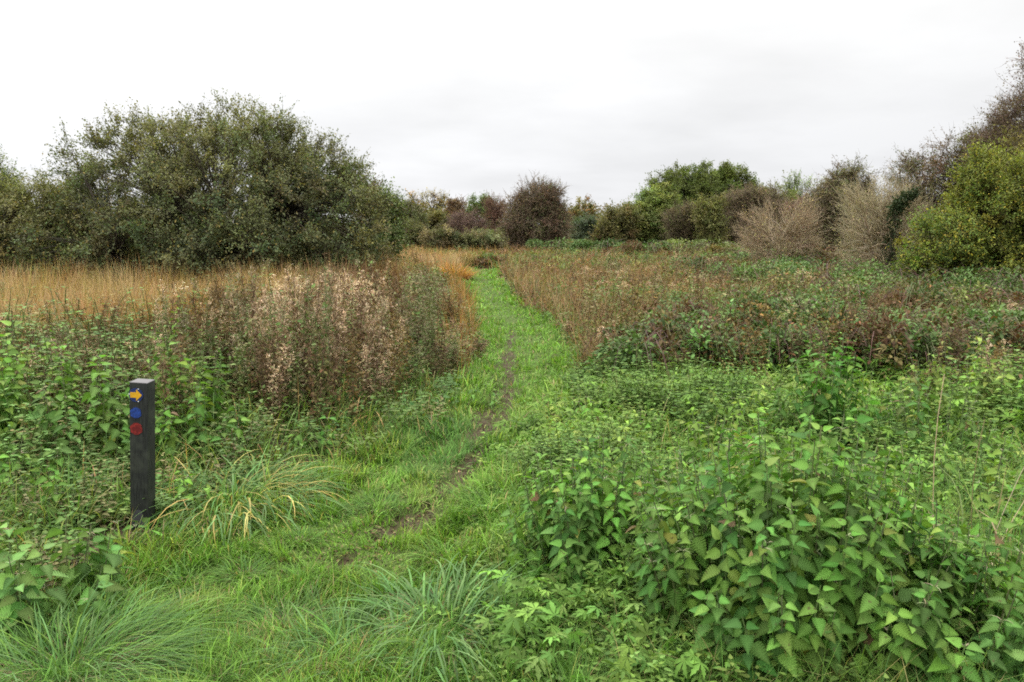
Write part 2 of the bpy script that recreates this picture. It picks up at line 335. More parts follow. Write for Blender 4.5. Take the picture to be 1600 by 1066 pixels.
# ------------------------------------------------------------------ trees and shrubs
def rdir(n, r, up=0.0):
    v = nrm(r.normal(size=(n, 3))); v[:, 2] += up; return nrm(v)
LB_ = 1.35
def shrub(name, label, px0, px1, ytop, D, K, lobes=None, nclus=None, group=None, seed=0, ybot=None, cat='bush', zmin=0.12, depth=None, trunk_r=None, stems=None, prune=None):
    r = np.random.default_rng(1000 + seed)
    X0, X1 = XD(px0, D), XD(px1, D); H = ZD(ytop, D); Wd = X1 - X0; cx = (X0 + X1) / 2; dp = depth or min(Wd * 0.85, 7)
    if lobes is None:
        lobes = [(0, 0, 0.46, 0.5, 0.5, 0.52)]
        for i in range(7):
            a = r.random() * 6.283; q = 0.18 + 0.1 * r.random()
            lobes.append((math.cos(a) * 0.30, math.sin(a) * 0.30, 0.3 + 0.5 * r.random(), q, q, q * 0.9))
    Lb = np.array(lobes, float); Lb[:, [0, 3]] *= Wd; Lb[:, [1, 4]] *= dp; Lb[:, [2, 5]] *= H; Lb[:, 3:] = np.maximum(Lb[:, 3:] - K['cs'] * K.get('shr', 0.55), Lb[:, 3:] * 0.45)
    vol = (Lb[:, 3] * Lb[:, 4] * Lb[:, 5]) ** 0.75
    n = nclus or K['n']
    ctr = np.zeros((0, 3))
    while len(ctr) < n:
        k = r.choice(len(Lb), n * 2, p=vol / vol.sum()); u = nrm(r.normal(size=(n * 2, 3))); rad = (0.28 + 0.72 * r.random((n * 2, 1)) ** 0.5) * (1 + 0.07 * r.normal(size=(n * 2, 1)))
        p = Lb[k, :3] + u * rad * Lb[k, 3:]; p = p[(p[:, 2] > zmin)]
        if prune is not None: p = p[prune(p / np.array([Wd, dp, H]), r)]
        ctr = np.concatenate([ctr, p])
    ctr = ctr[:n]; mid = np.array([0, 0, H * 0.4]); cs = K['cs'] * (0.75 + 0.5 * r.random(n))
    root = empty(name, (cx, D, float(hg(cx, D))), label, cat, group)
    # stems and limbs
    ns = stems or K.get('stems', 7); tr = trunk_r or K.get('tr', 0.05)
    far = ctr[r.choice(n, ns, replace=False)]; tgt = far * np.array([0.6, 0.6, 0.72])
    b0 = np.stack([r.normal(0, Wd * 0.05, ns), r.normal(0, dp * 0.05, ns), np.full(ns, -0.05)], -1)
    s = np.linspace(0, 1, 7)[None, :, None]; c1 = b0 + (tgt - b0) * np.array([0.25, 0.25, 0.6])
    lim = b0[:, None] * (1 - s) ** 2 + 2 * c1[:, None] * s * (1 - s) + tgt[:, None] * s ** 2 + r.normal(0, 0.03, (ns, 7, 3)) * (s > 0)
    mt = MB(); lr = tr * (1 - 0.75 * s[:, :, 0]) * (0.7 + 0.6 * r.random((ns, 1))); tubes(mt, lim, lr, pal([K['bark']], ns, var=0.12, r=r), 6)
    # branches from the limbs to the clusters
    dd = np.linalg.norm(ctr[:, None, None, :] - lim[None, :, 2:, :], axis=-1) + 0.5 * r.random((n, ns, 5)); fl = dd.reshape(n, -1).argmin(1)
    st = lim[fl // 5, 2 + fl % 5]; s5 = np.linspace(0, 1, 5)[None, :, None]
    c1 = st + (ctr - st) * 0.5 + np.array([0, 0, 1]) * 0.12 * np.linalg.norm(ctr - st, axis=1, keepdims=True)
    br = st[:, None] * (1 - s5) ** 2 + 2 * c1[:, None] * s5 * (1 - s5) + ctr[:, None] * s5 ** 2
    br += r.normal(0, 0.02, br.shape) * (s5 > 0)
    rb = K.get('br', 0.012); tubes(mt, br, rb * (1.6 - 1.1 * s5[:, :, 0]) * np.ones((n, 1)), pal([K['bark']], n, var=0.15, r=r), 3)
    mt.obj('trunk', M_BARK, root, smooth=True)
    # twigs
    T = K['T']; ci = np.repeat(np.arange(n), T); o_ = nrm(ctr - mid); m_ = len(ci)
    d = nrm(o_[ci] * K.get('outw', 0.8) + rdir(m_, r) * K.get('spread', 0.9) + np.array([0, 0, K.get('up', 0.25)]))
    tl = cs[ci] * (0.6 + 0.6 * r.random(m_)); tp = ctr[ci] + r.normal(0, 0.12, (m_, 3)) * cs[ci][:, None]
    s4 = np.linspace(0, 1, 4)[None, :, None]; bend = rdir(m_, r) * 0.3 + np.array([0, 0, K.get('bend', 0.1)])
    tw = tp[:, None] + d[:, None] * tl[:, None, None] * s4 + bend[:, None] * (tl[:, None, None] * s4 ** 2 * 0.5)
    if K.get('kink'): tw += r.normal(0, K['kink'], tw.shape) * (s4 > 0)
    tw[:, :, 2] = np.maximum(tw[:, :, 2], 0.02)
    tr_ = K.get('tw', 0.004); mw = MB()
    tubes(mw, tw, tr_ * (1.3 - 1.0 * s4[:, :, 0]) * np.ones((m_, 1)), pal(K['twigc'], m_, var=0.15, r=r), 3)
    if K.get('sub'):                                   # finer side twigs
        q = K['sub']; ti = np.repeat(np.arange(m_), q); ss = r.random(len(ti)); i0 = np.minimum((ss * 3).astype(int), 2); fr = (ss * 3 - i0)[:, None]
        sp_ = tw[ti, i0] * (1 - fr) + tw[ti, i0 + 1] * fr; sdv = nrm(d[ti] + rdir(len(ti), r) * 0.8 + np.array([0, 0, 0.2])); sl = tl[ti] * 0.4 * (0.5 + r.random(len(ti)))
        s3 = np.linspace(0, 1, 3)[None, :, None]; sb = sp_[:, None] + sdv[:, None] * sl[:, None, None] * s3; sb[:, 1] += r.normal(0, 0.02, (len(ti), 3))
        tubes(mw, sb, tr_ * 0.6 * (1.2 - s3[:, :, 0]) * np.ones((len(ti), 1)), pal(K['twigc'], len(ti), var=0.18, r=r), 3)
    mw.obj('twigs', M_BARK, root)
    Lf = K['L']
    if Lf > 0:
        nl = int(m_ * Lf); ti = r.integers(0, m_, nl); ss = 0.1 + 0.95 * r.random(nl); i0 = np.clip((ss * 3).astype(int), 0, 2); fr = (ss * 3 - i0)[:, None]
        lp = tw[ti, i0] * (1 - fr) + tw[ti, i0 + 1] * fr + r.normal(0, K.get('jit', 0.03), (nl, 3)); lp[:, 2] = np.maximum(lp[:, 2], 0.02)
        ld = nrm(d[ti] * 0.6 + rdir(nl, r) * 0.9 + np.array([0, 0, K.get('lup', -0.05)])); ln = nrm(rdir(nl, r) * 0.75 + np.array([0, 0, 1.0]) + o_[ci[ti]] * 0.4)
        pc = pal(K['leafc'], n, K.get('lw'), K.get('cvar', 0.22), r) * LB_ * K.get('lb', 1); hz = ctr[:, 2] / H
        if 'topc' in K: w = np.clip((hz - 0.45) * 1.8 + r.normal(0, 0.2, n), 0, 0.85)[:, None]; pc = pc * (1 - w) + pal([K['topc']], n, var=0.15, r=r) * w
        lc = pc[ci[ti]] * np.exp(r.normal(0, 0.2, (nl, 1)))
        if 'fleck' in K:
            f_ = r.random(nl) < K['fleck'][0]; lc[f_] = pal([K['fleck'][1]], int(f_.sum()), r=r)
        ml = MB(); sz = K['ls'] * (0.7 + 0.6 * r.random(nl)); stamp(ml, K.get('T0', DIAM), lp, frames(ld, ln), sz, lc); ml.obj('crown', M_LEAF, root)
    return root
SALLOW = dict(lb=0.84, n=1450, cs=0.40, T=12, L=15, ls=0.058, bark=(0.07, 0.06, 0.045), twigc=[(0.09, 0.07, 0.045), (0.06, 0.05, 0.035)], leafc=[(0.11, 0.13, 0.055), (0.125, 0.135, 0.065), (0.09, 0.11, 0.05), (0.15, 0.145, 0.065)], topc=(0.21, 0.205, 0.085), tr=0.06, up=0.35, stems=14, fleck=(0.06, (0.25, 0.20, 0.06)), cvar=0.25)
def KK(base, **k): d = dict(base); d.update(k); return d
GREEN = dict(n=240, cs=0.6, T=9, L=14, ls=0.12, bark=(0.06, 0.05, 0.04), twigc=[(0.08, 0.06, 0.04)], leafc=[(0.12, 0.155, 0.04), (0.09, 0.125, 0.035), (0.15, 0.17, 0.05)], tr=0.09, br=0.02, tw=0.008, jit=0.06, up=0.2)
HAW = dict(shr=0.5, n=360, cs=0.6, T=10, L=7, ls=0.075, sub=3, bark=(0.07, 0.055, 0.045), twigc=[(0.18, 0.13, 0.09), (0.13, 0.10, 0.065), (0.20, 0.155, 0.11)], leafc=[(0.13, 0.10, 0.045), (0.16, 0.10, 0.055), (0.11, 0.12, 0.04), (0.17, 0.12, 0.075)], tr=0.08, br=0.016, tw=0.010, jit=0.05, up=0.1, spread=1.1, bend=-0.2, kink=0.02)
BARE = dict(n=210, cs=0.45, T=6, L=2, br=0.014, ls=0.035, sub=3, shr=0.8, bark=(0.46, 0.38, 0.26), spread=0.85, twigc=[(0.40, 0.35, 0.21), (0.30, 0.25, 0.15), (0.45, 0.38, 0.24)], leafc=[(0.30, 0.26, 0.10), (0.22, 0.16, 0.08)], tr=0.03, tw=0.0052, up=0.4, outw=0.9, stems=16, kink=0.028)
# --- left: the big sallow thicket
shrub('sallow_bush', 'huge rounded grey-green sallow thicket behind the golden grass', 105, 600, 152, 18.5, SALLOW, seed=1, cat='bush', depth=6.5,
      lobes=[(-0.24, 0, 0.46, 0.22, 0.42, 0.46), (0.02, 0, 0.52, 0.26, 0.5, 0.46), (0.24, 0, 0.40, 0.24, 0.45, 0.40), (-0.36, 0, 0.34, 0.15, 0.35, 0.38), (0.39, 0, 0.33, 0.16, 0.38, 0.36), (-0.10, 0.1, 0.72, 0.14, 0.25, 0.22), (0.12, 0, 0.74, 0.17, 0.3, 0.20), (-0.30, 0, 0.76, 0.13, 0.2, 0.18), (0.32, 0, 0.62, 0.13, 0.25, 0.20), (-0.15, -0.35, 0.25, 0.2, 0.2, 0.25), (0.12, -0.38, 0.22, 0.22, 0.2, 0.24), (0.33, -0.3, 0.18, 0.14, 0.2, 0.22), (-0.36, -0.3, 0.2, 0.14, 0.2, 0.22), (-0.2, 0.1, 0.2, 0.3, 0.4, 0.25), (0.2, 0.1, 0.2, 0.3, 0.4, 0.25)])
shrub('sallow_bush', 'lower olive sallow bush at the left edge beside the big thicket', -110, 165, 262, 18.0, KK(SALLOW, n=480, leafc=[(0.12, 0.13, 0.045), (0.10, 0.11, 0.04), (0.15, 0.14, 0.05)]), seed=2, cat='bush', depth=4.5)
shrub('green_tree', 'bright green tree top showing behind the left edge of the olive bush', -60, 38, 222, 27, KK(GREEN, ls=0.085, n=180), seed=3, cat='tree')
shrub('green_bush', 'small green bush at the right foot of the big sallow thicket', 560, 622, 292, 25, KK(GREEN, ls=0.08, n=120, cs=0.45, leafc=[(0.08, 0.115, 0.035), (0.07, 0.10, 0.03)]), seed=4)
# --- middle distance
shrub('olive_bush', 'rounded olive bush, first of the distant row beside the big sallow', 604, 668, 312, 56, KK(GREEN, n=150, ls=0.15, leafc=[(0.10, 0.11, 0.045), (0.12, 0.11, 0.055)]), seed=5)
shrub('yellowing_tree', 'thin yellowing birch-like tree with sky showing through its top', 634, 706, 292, 78, KK(GREEN, n=150, ls=0.14, L=6, T=7, tw=0.014, leafc=[(0.24, 0.19, 0.06), (0.18, 0.17, 0.06), (0.30, 0.20, 0.06)]), seed=6, cat='tree')
shrub('olive_bush', 'dull olive bush in front of the yellowing tree', 652, 706, 330, 60, KK(GREEN, n=110, ls=0.15, leafc=[(0.10, 0.10, 0.04), (0.14, 0.12, 0.04)]), seed=7)
shrub('russet_tree', 'small russet tree behind the pinkish twiggy shrub', 692, 728, 302, 70, KK(HAW, n=80, ls=0.12, tw=0.02, leafc=[(0.24, 0.15, 0.06), (0.2, 0.12, 0.07)]), seed=8, cat='tree')
shrub('twiggy_shrub', 'pinkish brown twiggy shrub left of the round hawthorn', 690, 770, 322, 50, KK(HAW, n=130, L=2, tw=0.014, twigc=[(0.20, 0.13, 0.10), (0.16, 0.11, 0.09)]), seed=9)
shrub('green_tree', 'small pale green tree on the skyline left of the round hawthorn', 724, 772, 300, 72, KK(GREEN, n=130, ls=0.15, L=9, leafc=[(0.14, 0.17, 0.06), (0.11, 0.15, 0.05)]), seed=10, cat='tree')
shrub('red_shrub', 'reddish shrub tight against the left side of the round hawthorn', 757, 800, 306, 49, KK(HAW, n=90, leafc=[(0.14, 0.075, 0.05), (0.12, 0.075, 0.045)], twigc=[(0.18, 0.11, 0.08)]), seed=11)
shrub('bramble_bush', 'dark green bramble mound under the distant olive bushes', 622, 668, 343, 43, KK(GREEN, n=90, cs=0.35, ls=0.08, leafc=[(0.09, 0.095, 0.035), (0.12, 0.12, 0.05)]), seed=12)
shrub('bramble_bush', 'browner bramble mound between the two green ones under the distant bushes', 655, 722, 355, 42, KK(GREEN, n=100, cs=0.35, ls=0.08, leafc=[(0.14, 0.12, 0.06), (0.10, 0.10, 0.045), (0.18, 0.15, 0.08)]), seed=33)
shrub('bramble_bush', 'bramble mound under the pinkish twiggy shrub', 708, 795, 358, 42, KK(GREEN, n=110, cs=0.35, ls=0.08, leafc=[(0.11, 0.13, 0.05), (0.16, 0.16, 0.08), (0.13, 0.11, 0.06)]), seed=13)
shrub('hawthorn', 'big round brown hawthorn standing alone in the middle of the skyline', 783, 893, 278, 45, KK(HAW, n=520, L=7, leafc=[(0.13, 0.095, 0.05), (0.16, 0.10, 0.065), (0.10, 0.11, 0.04)], tw=0.011), seed=14, lobes=[(0, 0, 0.36, 0.5, 0.5, 0.40), (0.04, 0, 0.68, 0.36, 0.4, 0.32), (-0.22, 0, 0.66, 0.22, 0.3, 0.22), (0.26, 0, 0.42, 0.28, 0.3, 0.3), (-0.24, 0, 0.3, 0.28, 0.3, 0.3), (0.2, 0, 0.76, 0.16, 0.2, 0.2)], cat='tree')
shrub('orange_tree', 'small orange-yellow tree on the skyline right of the round hawthorn', 884, 940, 306, 68, KK(GREEN, n=110, ls=0.14, leafc=[(0.20, 0.16, 0.05), (0.13, 0.13, 0.05), (0.24, 0.15, 0.06)]), seed=15, cat='tree')
shrub('blue_green_bush', 'low blue-green bush beneath the orange-yellow tree', 892, 945, 338, 58, KK(GREEN, n=80, ls=0.13, leafc=[(0.075, 0.10, 0.055)]), seed=16)
shrub('olive_bush', 'small olive-brown bush at the left foot of the round green trees', 925, 1000, 322, 48, KK(GREEN, n=130, ls=0.11, leafc=[(0.12, 0.115, 0.04), (0.09, 0.09, 0.035), (0.15, 0.12, 0.05)]), seed=17)
shrub('green_bush', 'light green stepped bush on the left slope of the round green trees', 958, 1060, 288, 50, KK(GREEN, n=520, ls=0.11, cs=0.42, shr=0.4, up=0.05, spread=1.2, leafc=[(0.15, 0.185, 0.05), (0.12, 0.155, 0.045), (0.18, 0.195, 0.065)]), seed=18,
      lobes=[(0.1, 0, 0.42, 0.45, 0.45, 0.5), (-0.3, 0, 0.3, 0.22, 0.3, 0.4), (0.25, 0, 0.65, 0.26, 0.3, 0.35)])
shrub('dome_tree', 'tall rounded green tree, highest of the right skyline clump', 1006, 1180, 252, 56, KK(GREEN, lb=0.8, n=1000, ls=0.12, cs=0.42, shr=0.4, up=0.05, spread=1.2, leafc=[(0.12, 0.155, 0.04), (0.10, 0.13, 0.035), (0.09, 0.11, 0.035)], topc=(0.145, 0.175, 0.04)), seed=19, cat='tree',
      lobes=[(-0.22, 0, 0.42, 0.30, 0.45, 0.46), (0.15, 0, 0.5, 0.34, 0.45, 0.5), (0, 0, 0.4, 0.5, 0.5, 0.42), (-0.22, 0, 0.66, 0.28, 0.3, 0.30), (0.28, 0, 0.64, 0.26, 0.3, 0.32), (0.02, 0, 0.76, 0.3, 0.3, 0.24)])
shrub('brown_bush', 'dark brown-green bush below the tall rounded tree', 1036, 1104, 318, 47, KK(HAW, n=180, leafc=[(0.10, 0.11, 0.04), (0.13, 0.11, 0.05), (0.09, 0.08, 0.04)], L=9), seed=20)
shrub('olive_bush', 'upright olive bush right of the dark brown-green bush', 1086, 1134, 306, 45, KK(GREEN, n=140, ls=0.10, leafc=[(0.15, 0.15, 0.05), (0.12, 0.12, 0.045)]), seed=21)
shrub('brown_hawthorn', 'dusky brown hawthorn behind the pale pinkish bare shrub', 1108, 1230, 280, 47, KK(HAW, n=330, L=6, leafc=[(0.14, 0.12, 0.06), (0.17, 0.12, 0.07), (0.12, 0.12, 0.05)]), seed=22, cat='tree')
shrub('green_bush', 'yellow-green bush top showing above the pale pinkish bare shrub', 1172, 1262, 288, 52, KK(GREEN, n=150, ls=0.12, leafc=[(0.15, 0.165, 0.045), (0.12, 0.14, 0.04)]), seed=23)
shrub('poplar_tree', 'pale green upright shoots on the skyline between the hawthorns', 1212, 1286, 266, 64, KK(GREEN, n=90, ls=0.13, up=1.2, cs=0.9, L=8, leafc=[(0.17, 0.21, 0.09)]), seed=24, cat='tree')
shrub('red_shrub', 'dull red-brown shrub behind the pale pinkish bare shrub', 1225, 1292, 298, 38, KK(HAW, n=120, leafc=[(0.16, 0.085, 0.06), (0.12, 0.075, 0.05)], twigc=[(0.18, 0.11, 0.09)]), seed=25)
shrub('dark_hawthorn', 'dark hawthorn standing between the two pale bare shrubs', 1262, 1366, 248, 33, KK(HAW, n=330, cs=0.5, tw=0.008, leafc=[(0.12, 0.11, 0.05), (0.10, 0.11, 0.045), (0.14, 0.11, 0.06)], L=9), seed=26, cat='tree')
shrub('bare_shrub', 'pale pinkish leafless shrub, the smaller and left of the two bare ones', 1150, 1285, 306, 25, KK(BARE, n=220, L=3, ls=0.035, leafc=[(0.34, 0.26, 0.11), (0.30, 0.18, 0.12), (0.26, 0.25, 0.10)], twigc=[(0.40, 0.31, 0.20), (0.31, 0.25, 0.16)]), seed=27, cat='shrub')
shrub('bare_shrub', 'pale leafless shrub with an ivy-covered stem beside the yellow-green bush', 1300, 1462, 270, 20, KK(BARE, n=380, cs=0.5, stems=24, shr=0.6), seed=28, cat='shrub')
shrub('dark_hawthorn', 'long dark hawthorn rising behind the bare shrub on the right', 1385, 1575, 172, 27, KK(HAW, n=420, cs=0.55, tw=0.007, L=12, ls=0.065, leafc=[(0.08, 0.09, 0.03), (0.09, 0.065, 0.035), (0.12, 0.08, 0.045), (0.10, 0.12, 0.04)]), seed=29, cat='tree',
      lobes=[(-0.3, 0, 0.38, 0.22, 0.4, 0.40), (0.05, 0, 0.45, 0.3, 0.45, 0.45), (0.3, 0, 0.5, 0.25, 0.4, 0.5), (0.1, 0, 0.68, 0.2, 0.3, 0.2), (0.36, 0, 0.84, 0.18, 0.3, 0.2)])
shrub('tall_hawthorn', 'tallest hawthorn with purple-brown sprays at the right edge', 1500, 1760, 80, 22, KK(HAW, n=430, cs=0.6, tw=0.006, L=10, ls=0.06, leafc=[(0.12, 0.075, 0.06), (0.13, 0.09, 0.045), (0.15, 0.13, 0.045), (0.10, 0.06, 0.055)]), seed=30, cat='tree',
      lobes=[(-0.2, 0, 0.34, 0.28, 0.45, 0.36), (0.18, 0, 0.5, 0.32, 0.45, 0.48), (-0.28, 0, 0.58, 0.18, 0.25, 0.22), (-0.02, 0, 0.78, 0.17, 0.25, 0.24), (-0.12, 0, 0.84, 0.13, 0.25, 0.22), (-0.17, 0, 0.7, 0.14, 0.25, 0.2)])
shrub('olive_tree', 'olive-brown leafy tree above the yellow-green bush at the right edge', 1508, 1690, 186, 19, KK(GREEN, n=260, cs=0.5, ls=0.06, T=11, L=14, tw=0.005, jit=0.04, leafc=[(0.15, 0.13, 0.04), (0.12, 0.11, 0.04), (0.17, 0.15, 0.05)]), seed=31, cat='tree')
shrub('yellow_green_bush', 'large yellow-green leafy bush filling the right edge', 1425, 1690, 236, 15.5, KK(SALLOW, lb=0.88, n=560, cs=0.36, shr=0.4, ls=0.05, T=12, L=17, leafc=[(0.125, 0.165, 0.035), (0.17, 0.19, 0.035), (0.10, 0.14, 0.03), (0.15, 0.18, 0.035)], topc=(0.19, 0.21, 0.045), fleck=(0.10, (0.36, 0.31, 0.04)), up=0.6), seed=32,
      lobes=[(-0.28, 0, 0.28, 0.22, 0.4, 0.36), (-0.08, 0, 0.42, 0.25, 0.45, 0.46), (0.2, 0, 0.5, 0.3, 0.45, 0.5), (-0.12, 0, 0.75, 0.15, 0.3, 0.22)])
def far_belt():
    r = np.random.default_rng(9); n = 1500; X = (r.random(n) * 2 - 1) * 175; D = 118 - 0.0016 * X ** 2 + r.normal(0, 3, n); H = 3.0 + 2.2 * fbm(X * 0.06 + 5, X * 0 + 1) ; u = r.random(n)
    c = np.stack([X, D, H * (0.1 + 0.9 * u)], -1); q = np.repeat(np.arange(n), 26); m = len(q); P = c[q] + r.normal(0, 1, (m, 3)) * np.array([1.3, 1.3, 0.45]); P[:, 2] = np.maximum(P[:, 2], 0.05)
    cl = pal([(0.12, 0.13, 0.055), (0.16, 0.12, 0.07), (0.10, 0.12, 0.05), (0.20, 0.16, 0.07)], n, r=r); mb = MB(); stamp(mb, DIAM, P, frames(rdir(m, r), rdir(m, r, 0.6)), 0.30 + 0.25 * r.random(m), cl[q]); mb.obj('distant_wood', M_LEAF, kind='stuff', label='low distant wood closing the field behind the nearer trees')
far_belt()
# ivy on the bare shrub
def ivy():
    r = np.random.default_rng(5); D = 19.4
    pts = np.array([[XD(1388, D), D, 0.1], [XD(1392, D), D - 0.1, 0.9], [XD(1391, D), D - 0.15, ZD(330, D)], [XD(1402, D), D - 0.2, ZD(312, D)], [XD(1420, D), D - 0.2, ZD(300, D)]])
    base = pts[0].copy(); base[2] = 0; root = empty('ivy', tuple(base), 'dark green ivy climbing a leaning stem of the right bare shrub', 'ivy')
    s = r.random(2600) ** 0.8 * 4; i = np.minimum(s.astype(int), 3); f = (s - i)[:, None]; p = pts[i] * (1 - f) + pts[i + 1] * f - base
    p += r.normal(0, 1, p.shape) * (0.08 * (1 - s / 5.5) + 0.03)[:, None]; p[:, 2] = np.maximum(p[:, 2], 0.02)
    mb = MB(); d = rdir(2600, r, -0.3); stamp(mb, OVAL, p, frames(d, rdir(2600, r, 0.5)), 0.05 + 0.03 * r.random(2600), pal([(0.035, 0.055, 0.022), (0.05, 0.07, 0.03)], 2600, r=r)); mb.obj('leaves', M_LEAF, root)
    mt = MB(); tubes(mt, (pts - base)[None], np.linspace(0.05, 0.012, 5)[None], np.array([[0.12, 0.1, 0.07]]), 6); mt.obj('stem', M_BARK, root, smooth=True)
ivy()

# ------------------------------------------------------------------ field stuff
POSTX = XD(227, 4.08, 700)
def clear(x, y): return np.hypot((x - POSTX) / 0.22, (y - 3.75) / 0.40) > 1
EX = []   # discs kept clear or low: (x, y, r)
def tall_ok(x, y): return lawn_sd(x, y)
# lawn grass
def build_lawn():
    mb = MB(); X, Y = cand(560000, 2.0, 33); sdv = lawn_sd(X, Y); md = mud_m(X, Y); nz = fbm(X * 2.2, Y * 2.2)
    keep = (sdv < 0.16) & (rng.random(len(X)) > md * 0.82) & (rng.random(len(X)) < np.where(sdv < 0, 1, 0.6))
    X, Y, sdv, nz = X[keep], Y[keep], sdv[keep], nz[keep]; n = len(X); dist = np.hypot(X, Y)
    big = fbm(X * 1.1 + 9, Y * 1.1 + 4); tuft = np.clip((fbm(X * 5.5 + 3, Y * 5.5) - 0.42) * 5, 0, 1)
    edge = np.clip((sdv + 0.35) / 0.4, 0, 1)
    L = (0.032 + 0.072 * tuft + 0.08 * edge) * (0.5 + 1.0 * rng.random(n)); L *= np.where(dist > 8, 0.8, 1) * (1 - 0.5 * mud_m(X, Y))
    wd = 0.0042 * np.clip(dist / 3.0, 0.85, 9) ** 0.85 * (0.6 + 0.8 * rng.random(n)) * (1 + 0.5 * edge)
    yaw = fbm(X * 1.7, Y * 1.7) * 14 + rng.normal(0, 1.1, n); lean = np.abs(rng.normal(0.45, 0.3, n)); curl = rng.normal(0.9, 0.5, n)
    far = np.clip((dist - 5.5) / 4, 0, 1)[:, None]
    A = np.array([0.16, 0.30, 0.05]); B = np.array([0.095, 0.20, 0.045]); Y_ = np.array([0.27, 0.33, 0.09]); T = np.array([0.30, 0.24, 0.12]); V = np.array([0.155, 0.29, 0.05])
    w = np.clip((big - 0.4) * 3.5, 0, 1)[:, None]; c = A * (1 - w) + B * w
    w = (np.clip((nz - 0.5) * 4, 0, 1) * (rng.random(n) < 0.55))[:, None]; c = c * (1 - w) + Y_ * w
    c = c * (1 - far) + V * far
    dry = rng.random(n) < 0.10 + 0.25 * np.clip((fbm(X * 1.5 + 40, Y * 1.5) - 0.55) * 5, 0, 1) * (dist < 7) ; c[dry] = pal([T, Y_], int(dry.sum()))
    c = c * np.exp(rng.normal(-0.03, 0.32, (n, 1)))
    blades(mb, gpt(X, Y, -0.005), yaw, L, wd, lean, curl, c, 3, tip=c * np.array([1.15, 1.08, 1.0]))
    mb.obj('lawn_grass', M_GRASS, kind='stuff', label='short bright green grass on the trodden path and clearing')
build_lawn()
def litter():
    n = 2600; q = rng.integers(0, len(MUDP), n); X = np.array([MUDP[i][0][0] for i in q]) + rng.normal(0, 0.2, n); Y = np.array([MUDP[i][0][1] for i in q]) + rng.normal(0, 0.4, n); k = lawn_sd(X, Y) < 0; X, Y = X[k], Y[k]; n = len(X)
    mb = MB(); stamp(mb, DIAM, gpt(X, Y, 0.006), frames(nrm(np.stack([rng.normal(size=n), rng.normal(size=n), 0.2 * rng.normal(size=n)], -1)), nrm(rdir(n, rng) * 0.4 + np.array([0, 0, 1.0]))), 0.012 + 0.02 * rng.random(n), pal([(0.15, 0.10, 0.045), (0.08, 0.055, 0.025), (0.22, 0.18, 0.08), (0.04, 0.03, 0.015)], n))
    mb.obj('leaf_litter', M_DEAD, kind='stuff', label='scraps of brown dead leaf and trodden soil along the muddy line of the path')
litter()
def side(x, y): 
    """-1 left of the path, +1 right"""
    cxl = np.interp(y, [2, 3, 4, 5, 6, 8, 10, 13, 20, 28, 30, 90], [-0.6, -0.5, -0.4, -0.3, -0.15, 0.0, 0.15, 0.15, -0.5, -1.1, -1.2, -4])
    return np.where(x < cxl, -1, 1)
def build_rough():
    """long rough grass along the edges of the clearing and among the weeds"""
    mb = MB(); X, Y = cand(200000, 2.1, 16, 0.75, 0.8); sdv = lawn_sd(X, Y); sg = side(X, Y); nz = fbm(X * 2 + 5, Y * 2)
    pr = np.where(sg < 0, np.exp(-np.clip(sdv - 0.1, 0, 9) / 1.0) * 0.9 + 0.10, np.exp(-np.clip(sdv, 0, 9) / 0.5) * 0.35 + 0.28 + 0.3 * (fbm(X * 1.2 + 44, Y * 1.2) > 0.55))
    keep = (sdv > -0.02) & clear(X, Y) & (rng.random(len(X)) < pr * np.clip(nz * 2.2 - 0.3, 0.2, 1)); X, Y, sdv, sg = X[keep], Y[keep], sdv[keep], sg[keep]; n = len(X)
    dist = np.hypot(X, Y); L = (0.14 + 0.22 * np.clip(sdv / 0.7, 0, 1)) * (0.6 + 0.8 * rng.random(n)); wd = 0.0045 * np.clip(dist / 3, 0.8, 6) ** 0.8 * (0.6 + 0.8 * rng.random(n))
    yaw = fbm(X * 3, Y * 3) * 18 + rng.normal(0, 0.8, n); lean = np.abs(rng.normal(0.25, 0.25, n)); curl = np.abs(rng.normal(1.5, 0.6, n))
    c = pal([(0.12, 0.22, 0.045), (0.16, 0.26, 0.05), (0.09, 0.17, 0.045), (0.32, 0.27, 0.12)], n, [4, 3, 3, 1.6]); c[(sg < 0) & (rng.random(n) < 0.3)] *= np.array([1.6, 1.15, 1.2])
    blades(mb, gpt(X, Y, -0.01), yaw, L, wd, lean, curl, c, 4, tip=c * 1.15); mb.obj('rough_grass', M_GRASS, kind='stuff', label='long rough grass fringing the clearing and growing among the weeds')
build_rough()
